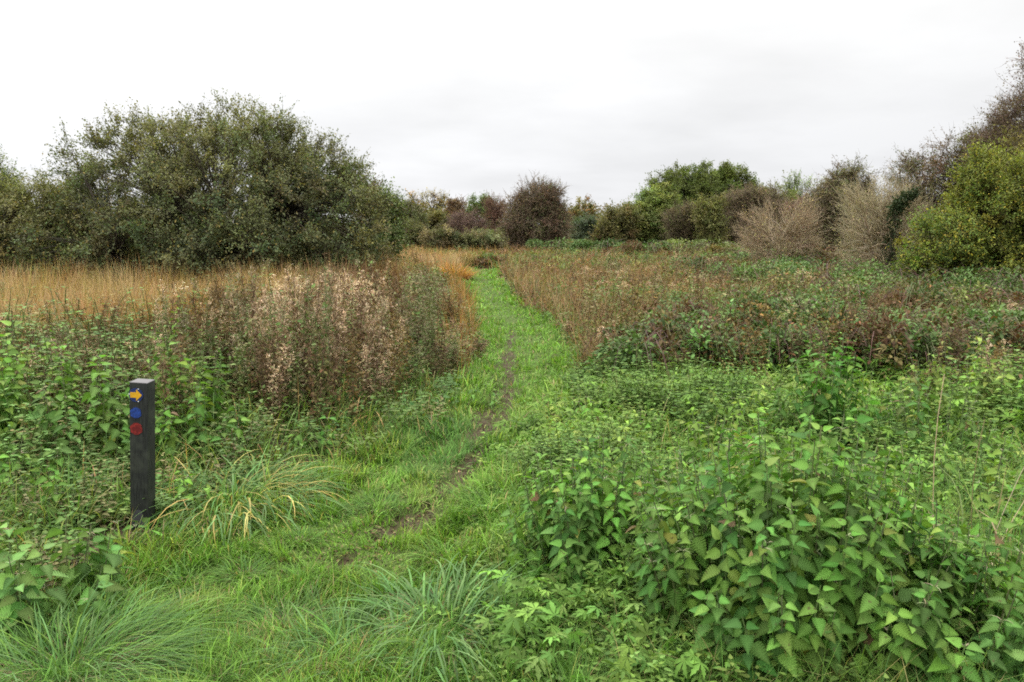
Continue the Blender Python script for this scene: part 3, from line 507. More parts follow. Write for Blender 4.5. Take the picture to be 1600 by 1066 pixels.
def build_golden():
    mb = MB(); n0 = 210000; Y = 7.5 + 24 * rng.random(n0) ** 1.3; X = -1.12 * Y - 1 + rng.random(n0) * (1.12 * Y + 1 + 0.5)
    px, py = PROJ(X, Y); sdv = lawn_sd(X, Y); nz = fbm(X * 0.5, Y * 0.8)
    near = np.interp(px, [-300, 0, 300, 450, 600, 720], [8.2, 8.4, 9.0, 11.5, 15, 19])
    keep = (sdv > 0.35 + 1.0 * (Y < 23) * fbm(X * 1.5, Y * 1.5) * 2) & (Y > near + nz * 2 - 1) & (px < 745) & ((Y < 16.5) | (px > 560) | (px < -70)); X, Y, sdv = X[keep], Y[keep], sdv[keep]; n = len(X); px, py = PROJ(X, Y)
    L = (0.84 + 0.7 * (fbm(X * 0.9, Y * 0.9) - 0.45)) * (0.60 + 0.6 * rng.random(n)) * np.where(px > 600, 0.85, 1); wd = 0.0055 * (Y / 9) ** 0.9 * (0.6 + 0.8 * rng.random(n))
    yaw = fbm(X * 1.2, Y * 1.2) * 12 + rng.normal(0, 0.9, n); lean = np.abs(rng.normal(0.12, 0.12, n)); curl = np.abs(rng.normal(0.7, 0.5, n))
    z = fbm(X * 0.7 + 30, Y * 1.1)[:, None]; a = np.array([0.42, 0.32, 0.17]); b = np.array([0.38, 0.20, 0.085]); w = np.clip((z - 0.42) * 6, 0, 1); c = a * (1 - w) + b * w
    br = np.clip((px - 330) / 220, 0, 1)[:, None] * (np.clip((fbm(X * 0.6, Y * 0.7 + 50) - 0.2) * 4, 0, 1)[:, None]) * (Y < 22)[:, None]; c = c * (1 - 0.8 * br) + np.array([0.20, 0.10, 0.06]) * 0.8 * br
    gr = rng.random(n) < 0.08 + 0.5 * np.clip((fbm(X * 0.8 + 70, Y * 0.8) - 0.52) * 6, 0, 1); c[gr] = np.array([0.30, 0.28, 0.10]); dk = rng.random(n) < 0.12; c[dk] = np.array([0.20, 0.11, 0.06]); c = c * np.exp(rng.normal(0, 0.22, (n, 1)))
    blades(mb, gpt(X, Y, -0.02), yaw, L, wd, lean, curl, c, 4, tip=c * np.array([1.15, 1.05, 0.95])); mb.obj('golden_grass', M_DRY, kind='stuff', label='tall golden and rust dry grass in front of the big sallow thicket')
build_golden()

# ------------------------------------------------------------------ dead weeds
WP = {'brown': dict(stem=(0.11, 0.065, 0.035), leaf=[(0.17, 0.10, 0.045), (0.11, 0.07, 0.035), (0.17, 0.17, 0.06)], tuft=[(0.24, 0.16, 0.085), (0.15, 0.095, 0.05), (0.11, 0.065, 0.035)]),
      'tan': dict(stem=(0.22, 0.14, 0.09), leaf=[(0.34, 0.24, 0.14), (0.26, 0.18, 0.10), (0.22, 0.22, 0.10)], tuft=[(0.72, 0.55, 0.37), (0.56, 0.42, 0.26), (0.42, 0.29, 0.18)]),
      'rust': dict(stem=(0.12, 0.08, 0.04), leaf=[(0.22, 0.14, 0.045), (0.14, 0.09, 0.035), (0.14, 0.16, 0.05)], tuft=[(0.25, 0.17, 0.06), (0.15, 0.10, 0.04)]),
      'green': dict(stem=(0.13, 0.13, 0.05), leaf=[(0.12, 0.18, 0.05), (0.16, 0.22, 0.07), (0.22, 0.20, 0.09)], tuft=[(0.30, 0.24, 0.16), (0.16, 0.19, 0.07)])}
def weed_geo(kind, seed, lod=1.0, tall=False):
    r = np.random.default_rng(seed); k = WP[kind]; st = MB(); lf = MB(); h = 1.0
    ns = 4 if lod >= 1 else 2
    for q in range(ns):
        a = r.random() * 6.28; ln = 0.16 * r.random(); hh = h * (0.7 + 0.3 * r.random()) if q else h
        s = np.linspace(0, 1, 6)[:, None]; p = np.concatenate([np.cos(a) * (0.04 + ln * s ** 1.5), np.sin(a) * (0.04 + ln * s ** 1.5), s * hh], 1); p[1:, :2] += r.normal(0, 0.012, (5, 2))
        tubes(st, p[None], np.linspace(0.0045, 0.0018, 6)[None] * (1 if lod >= 1 else 1.4), pal([k['stem']], 1, r=r), 3)
        nb = int(14 * lod); ss = 0.30 + 0.66 * r.random(nb); bp = np.stack([np.interp(ss, s[:, 0], p[:, i]) for i in range(3)], -1)
        ba = r.random(nb) * 6.28; el = 0.75 + 0.4 * r.random(nb); bl = (0.05 + 0.20 * (1.05 - ss)) * (0.6 + 0.6 * r.random(nb)) * hh
        bd = np.stack([np.cos(ba) * np.cos(el), np.sin(ba) * np.cos(el), np.sin(el)], -1); s3 = np.linspace(0, 1, 3)[None, :, None]
        bb = bp[:, None] + bd[:, None] * bl[:, None, None] * s3; tubes(st, bb, 0.0016 * (1.3 - s3[:, :, 0]) * np.ones((nb, 1)), pal([k['stem']], nb, r=r), 3)
        # seed tufts on the branches and the top
        nt_ = int(90 * lod); bi = r.integers(0, nb, nt_); f = 0.3 + 0.75 * r.random(nt_); tp = bp[bi] + bd[bi] * (bl[bi] * f)[:, None] + r.normal(0, 0.008, (nt_, 3))
        td = nrm(bd[bi] + rdir(nt_, r) * 0.9); stamp(lf, NARROW if kind != 'rust' else DIAM, tp, frames(td, rdir(nt_, r)), (0.015 + 0.017 * r.random(nt_)) * (1 if lod >= 1 else 1.5), pal(k['tuft'], nt_, r=r))
        nt_ = int(36 * lod); f = 0.82 + 0.2 * r.random(nt_); tp = np.stack([np.interp(f, s[:, 0], p[:, i]) for i in range(3)], -1) + r.normal(0, 0.008, (nt_, 3)); stamp(lf, NARROW, tp, frames(rdir(nt_, r, 0.6), rdir(nt_, r)), 0.02 + 0.02 * r.random(nt_), pal(k['tuft'], nt_, r=r))
        # shrivelled leaves hanging off the stem
        nl = int(46 * lod); f = 0.08 + 0.8 * r.random(nl); tp = np.stack([np.interp(f, s[:, 0], p[:, i]) for i in range(3)], -1); la = r.random(nl) * 6.28
        dz = -0.5 if kind != 'green' else 0.1
        ld = nrm(np.stack([np.cos(la), np.sin(la), dz + 0.6 * r.normal(size=nl)], -1)); stamp(lf, OVAL if kind in ('green', 'rust') else DIAM, tp + ld * 0.01, frames(ld, rdir(nl, r, 0.5)), (0.024 + 0.026 * r.random(nl)) * (1 if lod >= 1 else 1.4), pal(k['leaf'], nl, r=r))
    return st, lf
WEED_LAB = {('brown', -1): 'dark brown dead weed with dry seed heads in the left bank', ('tan', -1): 'pale tan plumed dead willowherb in the left weed bank', ('green', -1): 'half green seeding weed in the left weed bank', ('rust', -1): 'rust-leaved low weed in the left weed bank',
            ('brown', 1): 'dark brown dead weed with dry seed heads right of the path', ('tan', 1): 'pale tan dead weed standing right of the path', ('green', 1): 'half green seeding weed right of the path', ('rust', 1): 'rust-leaved weed standing right of the path'}
def weed_height(X, Y):
    px, py = PROJ(X, Y); s = side(X, Y)
    hl = np.interp(px, [-200, 200, 420, 520, 640, 700, 760], [0.72, 0.72, 0.98, 1.08, 1.02, 0.88, 0.72]) * np.interp(Y, [4, 5, 7, 9, 12, 18], [0.75, 0.95, 1.0, 0.92, 0.85, 0.75])
    hr = np.interp(Y, [6, 8, 12, 20, 40, 60], [0.72, 0.78, 0.66, 0.54, 0.52, 0.52]) * np.interp(px, [860, 960, 1100, 1250, 1600], [0.8, 1.05, 1.15, 1.05, 1.0])
    sd_ = lawn_sd(X, Y); return np.where(s < 0, hl, hr) * np.clip(0.34 + sd_ * 0.75, 0.34, 1)
def weeds():
    n0 = 7200; Y = 4.6 * (34 / 4.6) ** (rng.random(n0) ** 0.85); X = (rng.random(n0) * 2 - 1) * (0.72 * Y + 1); px, py = PROJ(X, Y); s = side(X, Y); sdv = lawn_sd(X, Y) + (fbm(X * 1.9 + 33, Y * 1.9) - 0.5) * 0.7
    nz = fbm(X * 0.8 + 7, Y * 0.8)
    dl = np.interp(px, [-200, 250, 400, 760], [0.6, 0.75, 0.9, 0.9]) * (Y > np.interp(px, [-200, 250, 420, 560, 700, 760], [5.6, 5.6, 6.0, 6.4, 7.4, 8.6]) + 1.2 * (rng.random(n0) - 0.4)) * np.where(Y > np.interp(px, [0, 300, 450, 600, 740], [8.8, 10, 12.0, 16, 20]), 0.22, 1)
    dr = (py < np.interp(px, [850, 900, 1000, 1200, 1700], [560, 610, 600, 592, 590]) + np.where((rng.random(n0) < 0.14) & (px > 1120), 85, 0)) * np.clip(nz * 2.6 - 0.5, 0.15, 1) * np.interp(px, [850, 1000, 1180, 1600], [1, 0.9, 0.42, 0.30])
    keep = (sdv > 0.10) & (rng.random(n0) < np.where(s < 0, dl * np.clip((fbm(X * 2.4 + 71, Y * 2.4) - 0.25) * 4, 0.25, 1), dr * np.clip((fbm(X * 2.0 + 71, Y * 2.0) - 0.3) * 4, 0.15, 1))) & ~((s < 0) & (Y > 16) & (px < 610)); X, Y, s, nz = X[keep], Y[keep], s[keep], nz[keep]
    o = np.argsort(Y); X, Y, s, nz = X[o], Y[o], s[o], nz[o]; n = len(X); px, py = PROJ(X, Y)
    # kinds in drifts
    k = np.full(n, 0); u = rng.random(n); d2 = fbm(X * 0.9 + 60, Y * 0.7 + 3)
    tanl = (s < 0) & (np.abs(px - 520) < 95) & (py > 490) & (u < 0.66) & (fbm(X * 1.6 + 9, Y * 1.6) > 0.42); k[tanl] = 1
    k[(s < 0) & ~tanl & (u < 0.36)] = 2; k[(s < 0) & (px < 460) & (u > 0.84)] = 1; k[(s < 0) & ~tanl & (u > 0.36) & (u < 0.46)] = 3
    k[(s > 0) & (u < 0.30) & (d2 > 0.45)] = 3; k[(s > 0) & (u > 0.72)] = 2; k[(s > 0) & (u > 0.96)] = 1; k[(s < 0) & (u > 0.86) & (px > 600)] = 2; k[(s > 0) & (Y > 14) & (u > 0.60) & (u < 0.72)] = 1
    H = weed_height(X, Y) * (0.72 + 0.6 * fbm(X * 1.4 + 12, Y * 1.4)) * (0.62 + 0.5 * rng.random(n)); names = ['brown', 'tan', 'green', 'rust']
    protos = {}; NI = 285; cnt = 0
    sel = (np.abs(px - 800) < 830); ind = np.zeros(n, bool); idx = np.where(sel)[0][:NI]; ind[idx] = True
    for i in idx:
        kd = names[k[i]]; v = int(rng.integers(0, 3)); key = (kd, v); loc = (float(X[i]), float(Y[i]), float(hg(X[i], Y[i])) - 0.01); lab = WEED_LAB[(kd, int(s[i]))]; grp = lab.replace('weed', 'weeds', 1).replace('willowherb', 'willowherbs')
        sc = (0.9 + 0.2 * rng.random(), 0.9 + 0.2 * rng.random(), float(H[i]))
        if key not in protos:
            root = empty(kd + '_weed', loc, lab, 'weed', grp, float(rng.random() * 6.28)); st, lf = weed_geo(kd, 50 + v * 7 + k[i], 1.0); root.scale = sc
            st.obj('stem', M_STEM, root, smooth=True); lf.obj('dead_leaves' if kd != 'green' else 'leaves', M_DEAD, root); protos[key] = root
        else:
            r_ = copy_tree(protos[key], loc, float(rng.random() * 6.28), sc, lab); r_['group'] = grp
    # the rest as one mass
    geo = {(a, v): weed_geo(a, 80 + v + 5 * q, 0.55) for q, a in enumerate(names) for v in range(3)}
    A = MB(); rest = ~ind
    for (a, v), (st, lf) in geo.items():
        q = np.where(rest & (k == names.index(a)) & (np.arange(n) % 3 == v))[0]
        if len(q) == 0: continue
        yw = rng.random(len(q)) * 6.28; M = np.zeros((len(q), 3, 3)); M[:, 0, 0] = np.cos(yw); M[:, 0, 1] = -np.sin(yw); M[:, 1, 0] = np.sin(yw); M[:, 1, 1] = np.cos(yw); M[:, 2, 2] = 1
        P = gpt(X[q], Y[q], -0.01); w = 1 + 0.02 * Y[q]; S = np.stack([w, w, H[q]], -1); cm = np.exp(rng.normal(0, 0.2, (len(q), 1))) * np.ones((1, 3))
        for g in (st, lf):
            V, F, C, U = g.arrays(); v_ = np.einsum('nij,nkj->nki', M, V[None] * S[:, None]) + P[:, None]; A.add(v_, F[None] + (np.arange(len(q)) * len(V))[:, None, None], C[None] * cm[:, None, :])
    A.obj('dead_weeds', M_DEAD, kind='stuff', label='mass of brown and tan dead weeds farther out on both sides of the path')
    print('weeds', n, 'individual', len(idx))
weeds()

# ------------------------------------------------------------------ low undergrowth under everything
def herbs(mb, X, Y, H, leaf, cols, w, nleaf, T, wid=0.10, up=0.3, var=0.22):
    """little leafy plants: leaves around short stems at X, Y with height H"""
    n = len(X); q = np.repeat(np.arange(n), nleaf); m = len(q); u = rng.random(m); a = rng.random(m) * 6.28
    base = gpt(X, Y); pc = pal(cols, n, w, var)
    rr = wid * (0.4 + 0.8 * rng.random(m)); p = base[q] + np.stack([np.cos(a) * rr, np.sin(a) * rr, H[q] * (0.15 + 0.9 * u)], -1)
    d = nrm(np.stack([np.cos(a), np.sin(a), up * rng.normal(size=m) - 0.15], -1)); nn = nrm(rdir(m, rng) * 0.45 + np.array([0, 0, 1.0]))
    stamp(mb, T, p, frames(d, nn), leaf[q] * (0.6 + 0.7 * rng.random(m)) if np.ndim(leaf) else leaf * (0.6 + 0.7 * rng.random(m)), pc[q] * np.exp(rng.normal(0, 0.15, (m, 1))))
def mini_geo(seed, bushy=True):
    '''a small nettle plant of unit height with crosswise leaf pairs'''
    r = np.random.default_rng(seed); mb = MB()
    for q in range(3):
        o = r.normal(0, 0.03, 2); tl = r.normal(0, 0.12, 2); hh = 0.7 + 0.3 * r.random(); s = np.linspace(0, 1, 4)[:, None]; P = np.concatenate([o + tl * s ** 1.5, s * hh], 1)
        tubes(mb, P[None], np.full((1, 4), 0.002), np.array([[0.9, 0.8, 0.9]]), 3); m = 6; t = np.linspace(0.25, 1, m); z = np.stack([np.interp(t, s[:, 0], P[:, j]) for j in range(3)], -1)
        for o_ in (0, math.pi):
            ph = r.random() * 0.3 + o_ + np.arange(m) * 1.57 + r.normal(0, 0.25, m); el = np.interp(t, [0, .8, 1], [-.2, .1, .6]) + r.normal(0, .15, m); d = np.stack([np.cos(ph) * np.cos(el), np.sin(ph) * np.cos(el), np.sin(el)], -1)
            stamp(mb, NETTLE_MD, z + d * 0.012, frames(d, nrm(np.array([0, 0, 1.0]) + rdir(m, r) * 0.3)), 0.055 * np.interp(t, [0, .6, 1], [.9, 1, .5]) * (0.8 + 0.4 * r.random(m)), np.ones((m, 3)) * np.interp(t, [0, 0.8, 1], [0.95, 1, 1.25])[:, None] * np.exp(r.normal(0, 0.1, (m, 1))))
    return mb
def minis(mb, X, Y, H, cols, sc):
    n = len(X)
    for v in range(5):
        V, F, C, U = mini_geo(4000 + v).arrays(); q = np.where(np.arange(n) % 5 == v)[0]; yw = rng.random(len(q)) * 6.28; M = np.zeros((len(q), 3, 3)); M[:, 0, 0] = np.cos(yw); M[:, 0, 1] = -np.sin(yw); M[:, 1, 0] = np.sin(yw); M[:, 1, 1] = np.cos(yw); M[:, 2, 2] = 1
        S = np.stack([sc[q], sc[q], H[q]], -1)
        # stretch only the heights of the leaf nodes, keep the leaves' own tilt
        v_ = np.einsum('nij,nkj->nki', M, V[None] * S[:, None]) + gpt(X[q], Y[q])[:, None]; mb.add(v_, F[None] + (np.arange(len(q)) * len(V))[:, None, None], C[None] * pal(cols, len(q))[:, None, :])
def build_under():
    mb = MB()
    # right foreground: small nettles, lobed buttercup leaves and a filler of small leaves
    g1 = [(0.13, 0.22, 0.045), (0.16, 0.255, 0.055), (0.11, 0.19, 0.045)]; g2 = [(0.20, 0.33, 0.06), (0.17, 0.29, 0.05), (0.26, 0.34, 0.08)]
    X, Y = cand(13000, 2.0, 9.5, 0.76, 0.6); sdv = lawn_sd(X, Y) + (fbm(X * 2.5, Y * 2.5) - 0.5) * 0.35; s = side(X, Y); px, py = PROJ(X, Y); k = (s > 0) & (sdv > -0.05) & (py > 585); X, Y, sdv = X[k], Y[k], sdv[k]; n = len(X)
    t = fbm(X * 1.4 + 80, Y * 1.4); hh = (0.04 + 0.14 * np.clip(sdv / 0.7, 0, 1) * np.interp(Y, [2.5, 4, 6], [0.6, 0.8, 1.25]) * (0.0 + 1.9 * t)) * (0.6 + 0.7 * rng.random(n)); u = rng.random(n)
    a = u < np.clip((t - 0.46) * 3.5, 0.05, 0.6); b = ~a & (rng.random(n) < 0.62); c_ = ~a & ~b
    sc = np.clip(np.hypot(X, Y) / 4.5, 1, 1.6)
    minis(mb, X[a], Y[a], hh[a] * 1.7 + 0.03, g1, 0.95 * sc[a])
    herbs(mb, X[b], Y[b], hh[b] * 1.1, 0.062 * sc[b], g2, None, 5, LOBED, 0.10, 0.4, 0.2)
    herbs(mb, X[c_], Y[c_], hh[c_] * 1.1, 0.030 * sc[c_], g1 + g2, None, 26, OVAL, 0.10, 0.6, 0.25)
    X, Y = rng.random(230) * 0.95 - 0.02, 2.35 + rng.random(230) * 0.85; k = (lawn_sd(X, Y) > -0.05); X, Y = X[k], Y[k]
    herbs(mb, X, Y, 0.08 + 0.16 * rng.random(len(X)), 0.058, [(0.14, 0.26, 0.05), (0.11, 0.21, 0.04), (0.17, 0.29, 0.06)], None, 8, LOBED, 0.09, 0.7, 0.2)
    # left foreground and beneath the left weeds
    X, Y = cand(7500, 2.3, 13, 0.76, 0.8); sdv = lawn_sd(X, Y) + (fbm(X * 2.5, Y * 2.5) - 0.5) * 0.5; s = side(X, Y); px, py = PROJ(X, Y); t = fbm(X * 1.3 + 20, Y * 1.3)
    k = (s < 0) & (sdv > 0.12) & clear(X, Y) & (rng.random(len(X)) < np.interp(px, [-300, 300, 420, 700], [0.75, 0.6, 0.35, 0.3])); X, Y, sdv, t, px = X[k], Y[k], sdv[k], t[k], px[k]; n = len(X)
    hh = (0.08 + 0.42 * np.clip(sdv / 1.5, 0, 1) * np.interp(Y, [3, 4.2, 5, 8, 10, 13], [0.35, 0.45, 0.9, 1.15, 0.8, 0.5]) * (0.4 + 1.1 * t)) * (0.6 + 0.6 * rng.random(n))
    sc = np.clip(np.hypot(X, Y) / 4.5, 1, 2.0); a = rng.random(n) < 0.5; lc = [(0.115, 0.20, 0.055), (0.15, 0.24, 0.065), (0.14, 0.21, 0.06), (0.20, 0.19, 0.08)]
    minis(mb, X[a], Y[a], hh[a] * 1.5 + 0.05, lc, sc[a]); herbs(mb, X[~a], Y[~a], hh[~a], 0.032 * sc[~a], lc, [3, 3, 3, 0.8], 26, OVAL, 0.11, 0.8)
    mb.obj('undergrowth', M_HERB, kind='stuff', label='low nettles, buttercup leaves and herbs carpeting both sides of the clearing')
    # mixed bramble and herbs over the right field and far field
    mb = MB(); X, Y = cand(15000, 6.3, 70, 0.72, 1.5); sdv = lawn_sd(X, Y); s = side(X, Y); px, py = PROJ(X, Y)
    k = (sdv > 0.12) & (((s > 0) & (py < 600)) | ((s < 0) & (Y > 21)) | ((s < 0) & (px > 720))); X, Y, sdv, px = X[k], Y[k], sdv[k], px[k]; n = len(X)
    t = fbm(X * 0.35 + 11, Y * 0.35); t2 = fbm(X * 0.9 + 51, Y * 0.7)
    hh = (0.10 + 0.30 * np.clip(sdv / 1.0, 0, 1)) * (0.2 + 1.5 * t2) * (0.7 + 0.5 * rng.random(n)) * np.interp(Y, [6, 12, 30, 70], [1.1, 1.0, 1.0, 0.9])
    lf = 0.034 * np.clip(Y / 7, 1, 6) ** 0.8
    gcol = np.array([0.105, 0.14, 0.06]); bcol = np.array([0.23, 0.14, 0.08]); ocol = np.array([0.34, 0.20, 0.09])
    isg = rng.random(n) < np.clip((t - 0.42) * 5 + np.interp(px, [800, 1150, 1600], [0.18, 0.42, 0.75]), 0.12, 0.92)
    for msk, cols, w in ((isg, [(0.10, 0.16, 0.045), (0.13, 0.185, 0.055), (0.08, 0.12, 0.04), (0.16, 0.19, 0.055)], None), (~isg, [(0.19, 0.10, 0.05), (0.26, 0.15, 0.06), (0.12, 0.07, 0.035), (0.22, 0.20, 0.07)], None)):
        for far, nl, T in ((Y < 14, 44, OVAL), (Y >= 14, 34, DIAM)):
            q = msk & far; herbs(mb, X[q], Y[q], hh[q], lf[q], cols, w, nl, T, 0.16, 0.7)
    mb.obj('field_scrub', M_HERB, kind='stuff', label='low tangle of bramble and dying herbs covering the open field')
    # fine dry grass haze over the field
    mb = MB(); X, Y = cand(120000, 8, 75, 0.72, 1.0); sdv = lawn_sd(X, Y); s = side(X, Y); px, py = PROJ(X, Y); t = fbm(X * 0.4 + 90, Y * 0.5)
    k = (sdv > 0.1) & ((s > 0) | (Y > 27) | (px > 700)) & (rng.random(len(X)) < np.clip(t * 2 - 0.35, 0.1, 1)) & ((px > 590) | (Y > 45)); X, Y, t, px = X[k], Y[k], t[k], px[k]; n = len(X)
    L = (0.5 + 0.3 * rng.random(n)) * np.interp(Y, [8, 12, 60], [0.8, 1.0, 1.0]); wd = 0.005 * (Y / 9) ** 0.9; yaw = rng.random(n) * 6.28
    c = pal([(0.33, 0.19, 0.085), (0.21, 0.12, 0.07), (0.38, 0.27, 0.13), (0.18, 0.18, 0.06)], n, [3, 3, 2, 2]); lw = (px < 780)[:, None]; c = np.where(lw, c * np.array([1.15, 0.95, 0.65]), c)
    blades(mb, gpt(X, Y, -0.02), yaw, L, wd, np.abs(rng.normal(0.2, 0.2, n)), np.abs(rng.normal(0.7, 0.5, n)), c, 3); mb.obj('field_grass', M_DRY, kind='stuff', label='thin dry orange and brown grass over the open field')
build_under()

# ------------------------------------------------------------------ brambles in the right field
def bramble_geo(seed, leaf=0.06, n=1500):
    """unit mound: radius 1, height 1"""
    r = np.random.default_rng(seed); lobes = np.concatenate([[[0, 0, 0.42, 0.7, 0.7, 0.5]], np.stack([r.normal(0, 0.45, 8), r.normal(0, 0.45, 8), 0.25 + 0.35 * r.random(8), 0.22 + 0.2 * r.random(8), 0.22 + 0.2 * r.random(8), 0.2 + 0.15 * r.random(8)], -1)])
    k = r.integers(0, 9, n); u = nrm(r.normal(size=(n, 3))); u[:, 2] = np.abs(u[:, 2]) * np.where(r.random(n) < 0.85, 1, -1); p = lobes[k, :3] + u * lobes[k, 3:] * (0.75 + 0.3 * r.random((n, 1))); p[:, 2] = np.maximum(p[:, 2], 0.02)
    st = MB(); nb = 26; a = r.random(nb) * 6.28; e = np.stack([np.cos(a) * 0.95, np.sin(a) * 0.95, 0.2 + 0.3 * r.random(nb)], -1) * (0.6 + 0.5 * r.random((nb, 1))); s = np.linspace(0, 1, 6)[None, :, None]
    arc = e[:, None] * s; arc[:, :, 2] = e[:, 2:3] * s[:, :, 0] + 1.0 * (s * (1 - s))[:, :, 0] * 2.6 * (0.7 + 0.4 * r.random((nb, 1))); tubes(st, arc, np.full((nb, 6), 0.006), pal([(0.13, 0.07, 0.06), (0.12, 0.12, 0.05)], nb, r=r), 3)
    return st, lobes, k, u, p
def brambles():
    spots = []
    BR_ = [(1190, 448, 10.4, 0.62, 0), (1235, 452, 10.2, 0.5, 0), (1130, 470, 9.8, 0.4, 0), (1310, 462, 9.6, 0.55, 0), (1060, 462, 10.6, 0.45, 1), (1400, 470, 9.2, 0.6, 1), (1480, 480, 8.8, 0.6, 0), (1560, 470, 8.9, 0.7, 0), (1360, 505, 8.4, 0.5, 1), (1440, 520, 7.9, 0.45, 0), (1530, 530, 7.7, 0.5, 0), (1620, 520, 7.9, 0.6, 1), (1250, 520, 8.3, 0.4, 1),
            (1160, 404, 18, 0.9, 0), (1225, 398, 20, 1.0, 0), (1290, 402, 18.5, 1.0, 0), (1350, 404, 17.5, 1.0, 0), (1400, 412, 16, 0.9, 0), (1460, 415, 14.5, 0.9, 0), (1520, 412, 14.0, 0.9, 0), (1580, 410, 13.6, 0.9, 0), (1640, 410, 13.4, 0.9, 0), (1440, 434, 12.2, 0.8, 1), (1520, 440, 11.8, 0.8, 2), (1330, 430, 13.2, 0.8, 0), (1590, 436, 11.6, 0.8, 1), (1260, 420, 14.5, 0.7, 2), (1100, 395, 21, 0.9, 1), (1170, 384, 27, 1.1, 0), (1060, 372, 38, 1.5, 2), (1010, 374, 36, 1.3, 1), (950, 372, 40, 1.5, 0), (880, 372, 41, 1.4, 0), (760, 400, 30, 0.8, 1), (1250, 388, 25, 0.9, 1), (1300, 384, 27, 1.0, 1), (1115, 372, 36, 1.3, 2), (1560, 470, 9.9, 0.5, 2), (1200, 492, 8.9, 0.4, 1), (1000, 500, 9.3, 0.35, 1), (1100, 520, 8.6, 0.35, 1)]
    for j, px in enumerate(range(985, 1690, 52)):
        r = np.random.default_rng(60 + j); spots.append((XD(px, 7.9 + 0.5 * r.random(), 500), 7.7 + 0.7 * r.random(), 0.62 + 0.24 * r.random(), 0.36 + 0.14 * r.random(), 1 if r.random() < 0.6 else 0, px))
    for (px, ytop, D, rad, pal_) in BR_:
        spots.append((XD(px, D, ytop), D, max(0.35, ZD(ytop, D) + 0.06), rad * 1.15, pal_, px))
    PC = [[(0.105, 0.18, 0.05), (0.135, 0.21, 0.065), (0.085, 0.14, 0.04)], [(0.075, 0.12, 0.035), (0.13, 0.10, 0.04), (0.12, 0.065, 0.03)], [(0.16, 0.20, 0.055), (0.13, 0.17, 0.05), (0.20, 0.16, 0.06)]]
    LB = [('grey-green bramble mound in the field right of the path', 'grey-green bramble mounds in the right field'), ('dark bramble mound with some brown leaves in the right field', 'dark brown-flecked bramble mounds in the right field'), ('yellow-green bramble mound in the field right of the path', 'yellow-green bramble mounds in the right field')]
    for i, (x, y, h, rad, pl, px) in enumerate(spots):
        r = np.random.default_rng(300 + i); near = y < 13; n = int(2300 * rad ** 1.3) if near else int(1500 * rad ** 1.1); n = min(n, 2600)
        st, lobes, k, u, p = bramble_geo(300 + i, n=n); P = p * np.array([rad, rad * 0.9, h]); lc = pal(PC[pl], 9, var=0.16, r=r)[k] * np.exp(r.normal(0, 0.2, (n, 1)))
        f = r.random(n) < 0.03; lc[f] = pal([(0.24, 0.13, 0.05), (0.26, 0.22, 0.07)], int(f.sum()), r=r)
        d = nrm(u * np.array([1, 1, 0.4]) + rdir(n, r) * 0.7); ls = (0.062 if near else 0.062 * (y / 13) ** 0.6) * (0.6 + 0.7 * r.random(n))
        lf = MB(); stamp(lf, OVAL if near else DIAM, P, frames(d, nrm(rdir(n, r) * 0.5 + np.array([0, 0, 1.1]) + u * 0.3)), ls, lc)
        lab, grp = LB[pl]
        if px == 760: lab, grp = 'dark low bramble mound at the far end of the grass path', None
        root = empty('bramble_mound', (x, y, float(hg(x, y))), lab, 'bramble', grp)
        st.V = [v * np.array([rad, rad, h], np.float32) for v in st.V]; st.obj('stems', M_STEM, root); lf.obj('leaves', M_BRAM, root)
brambles()

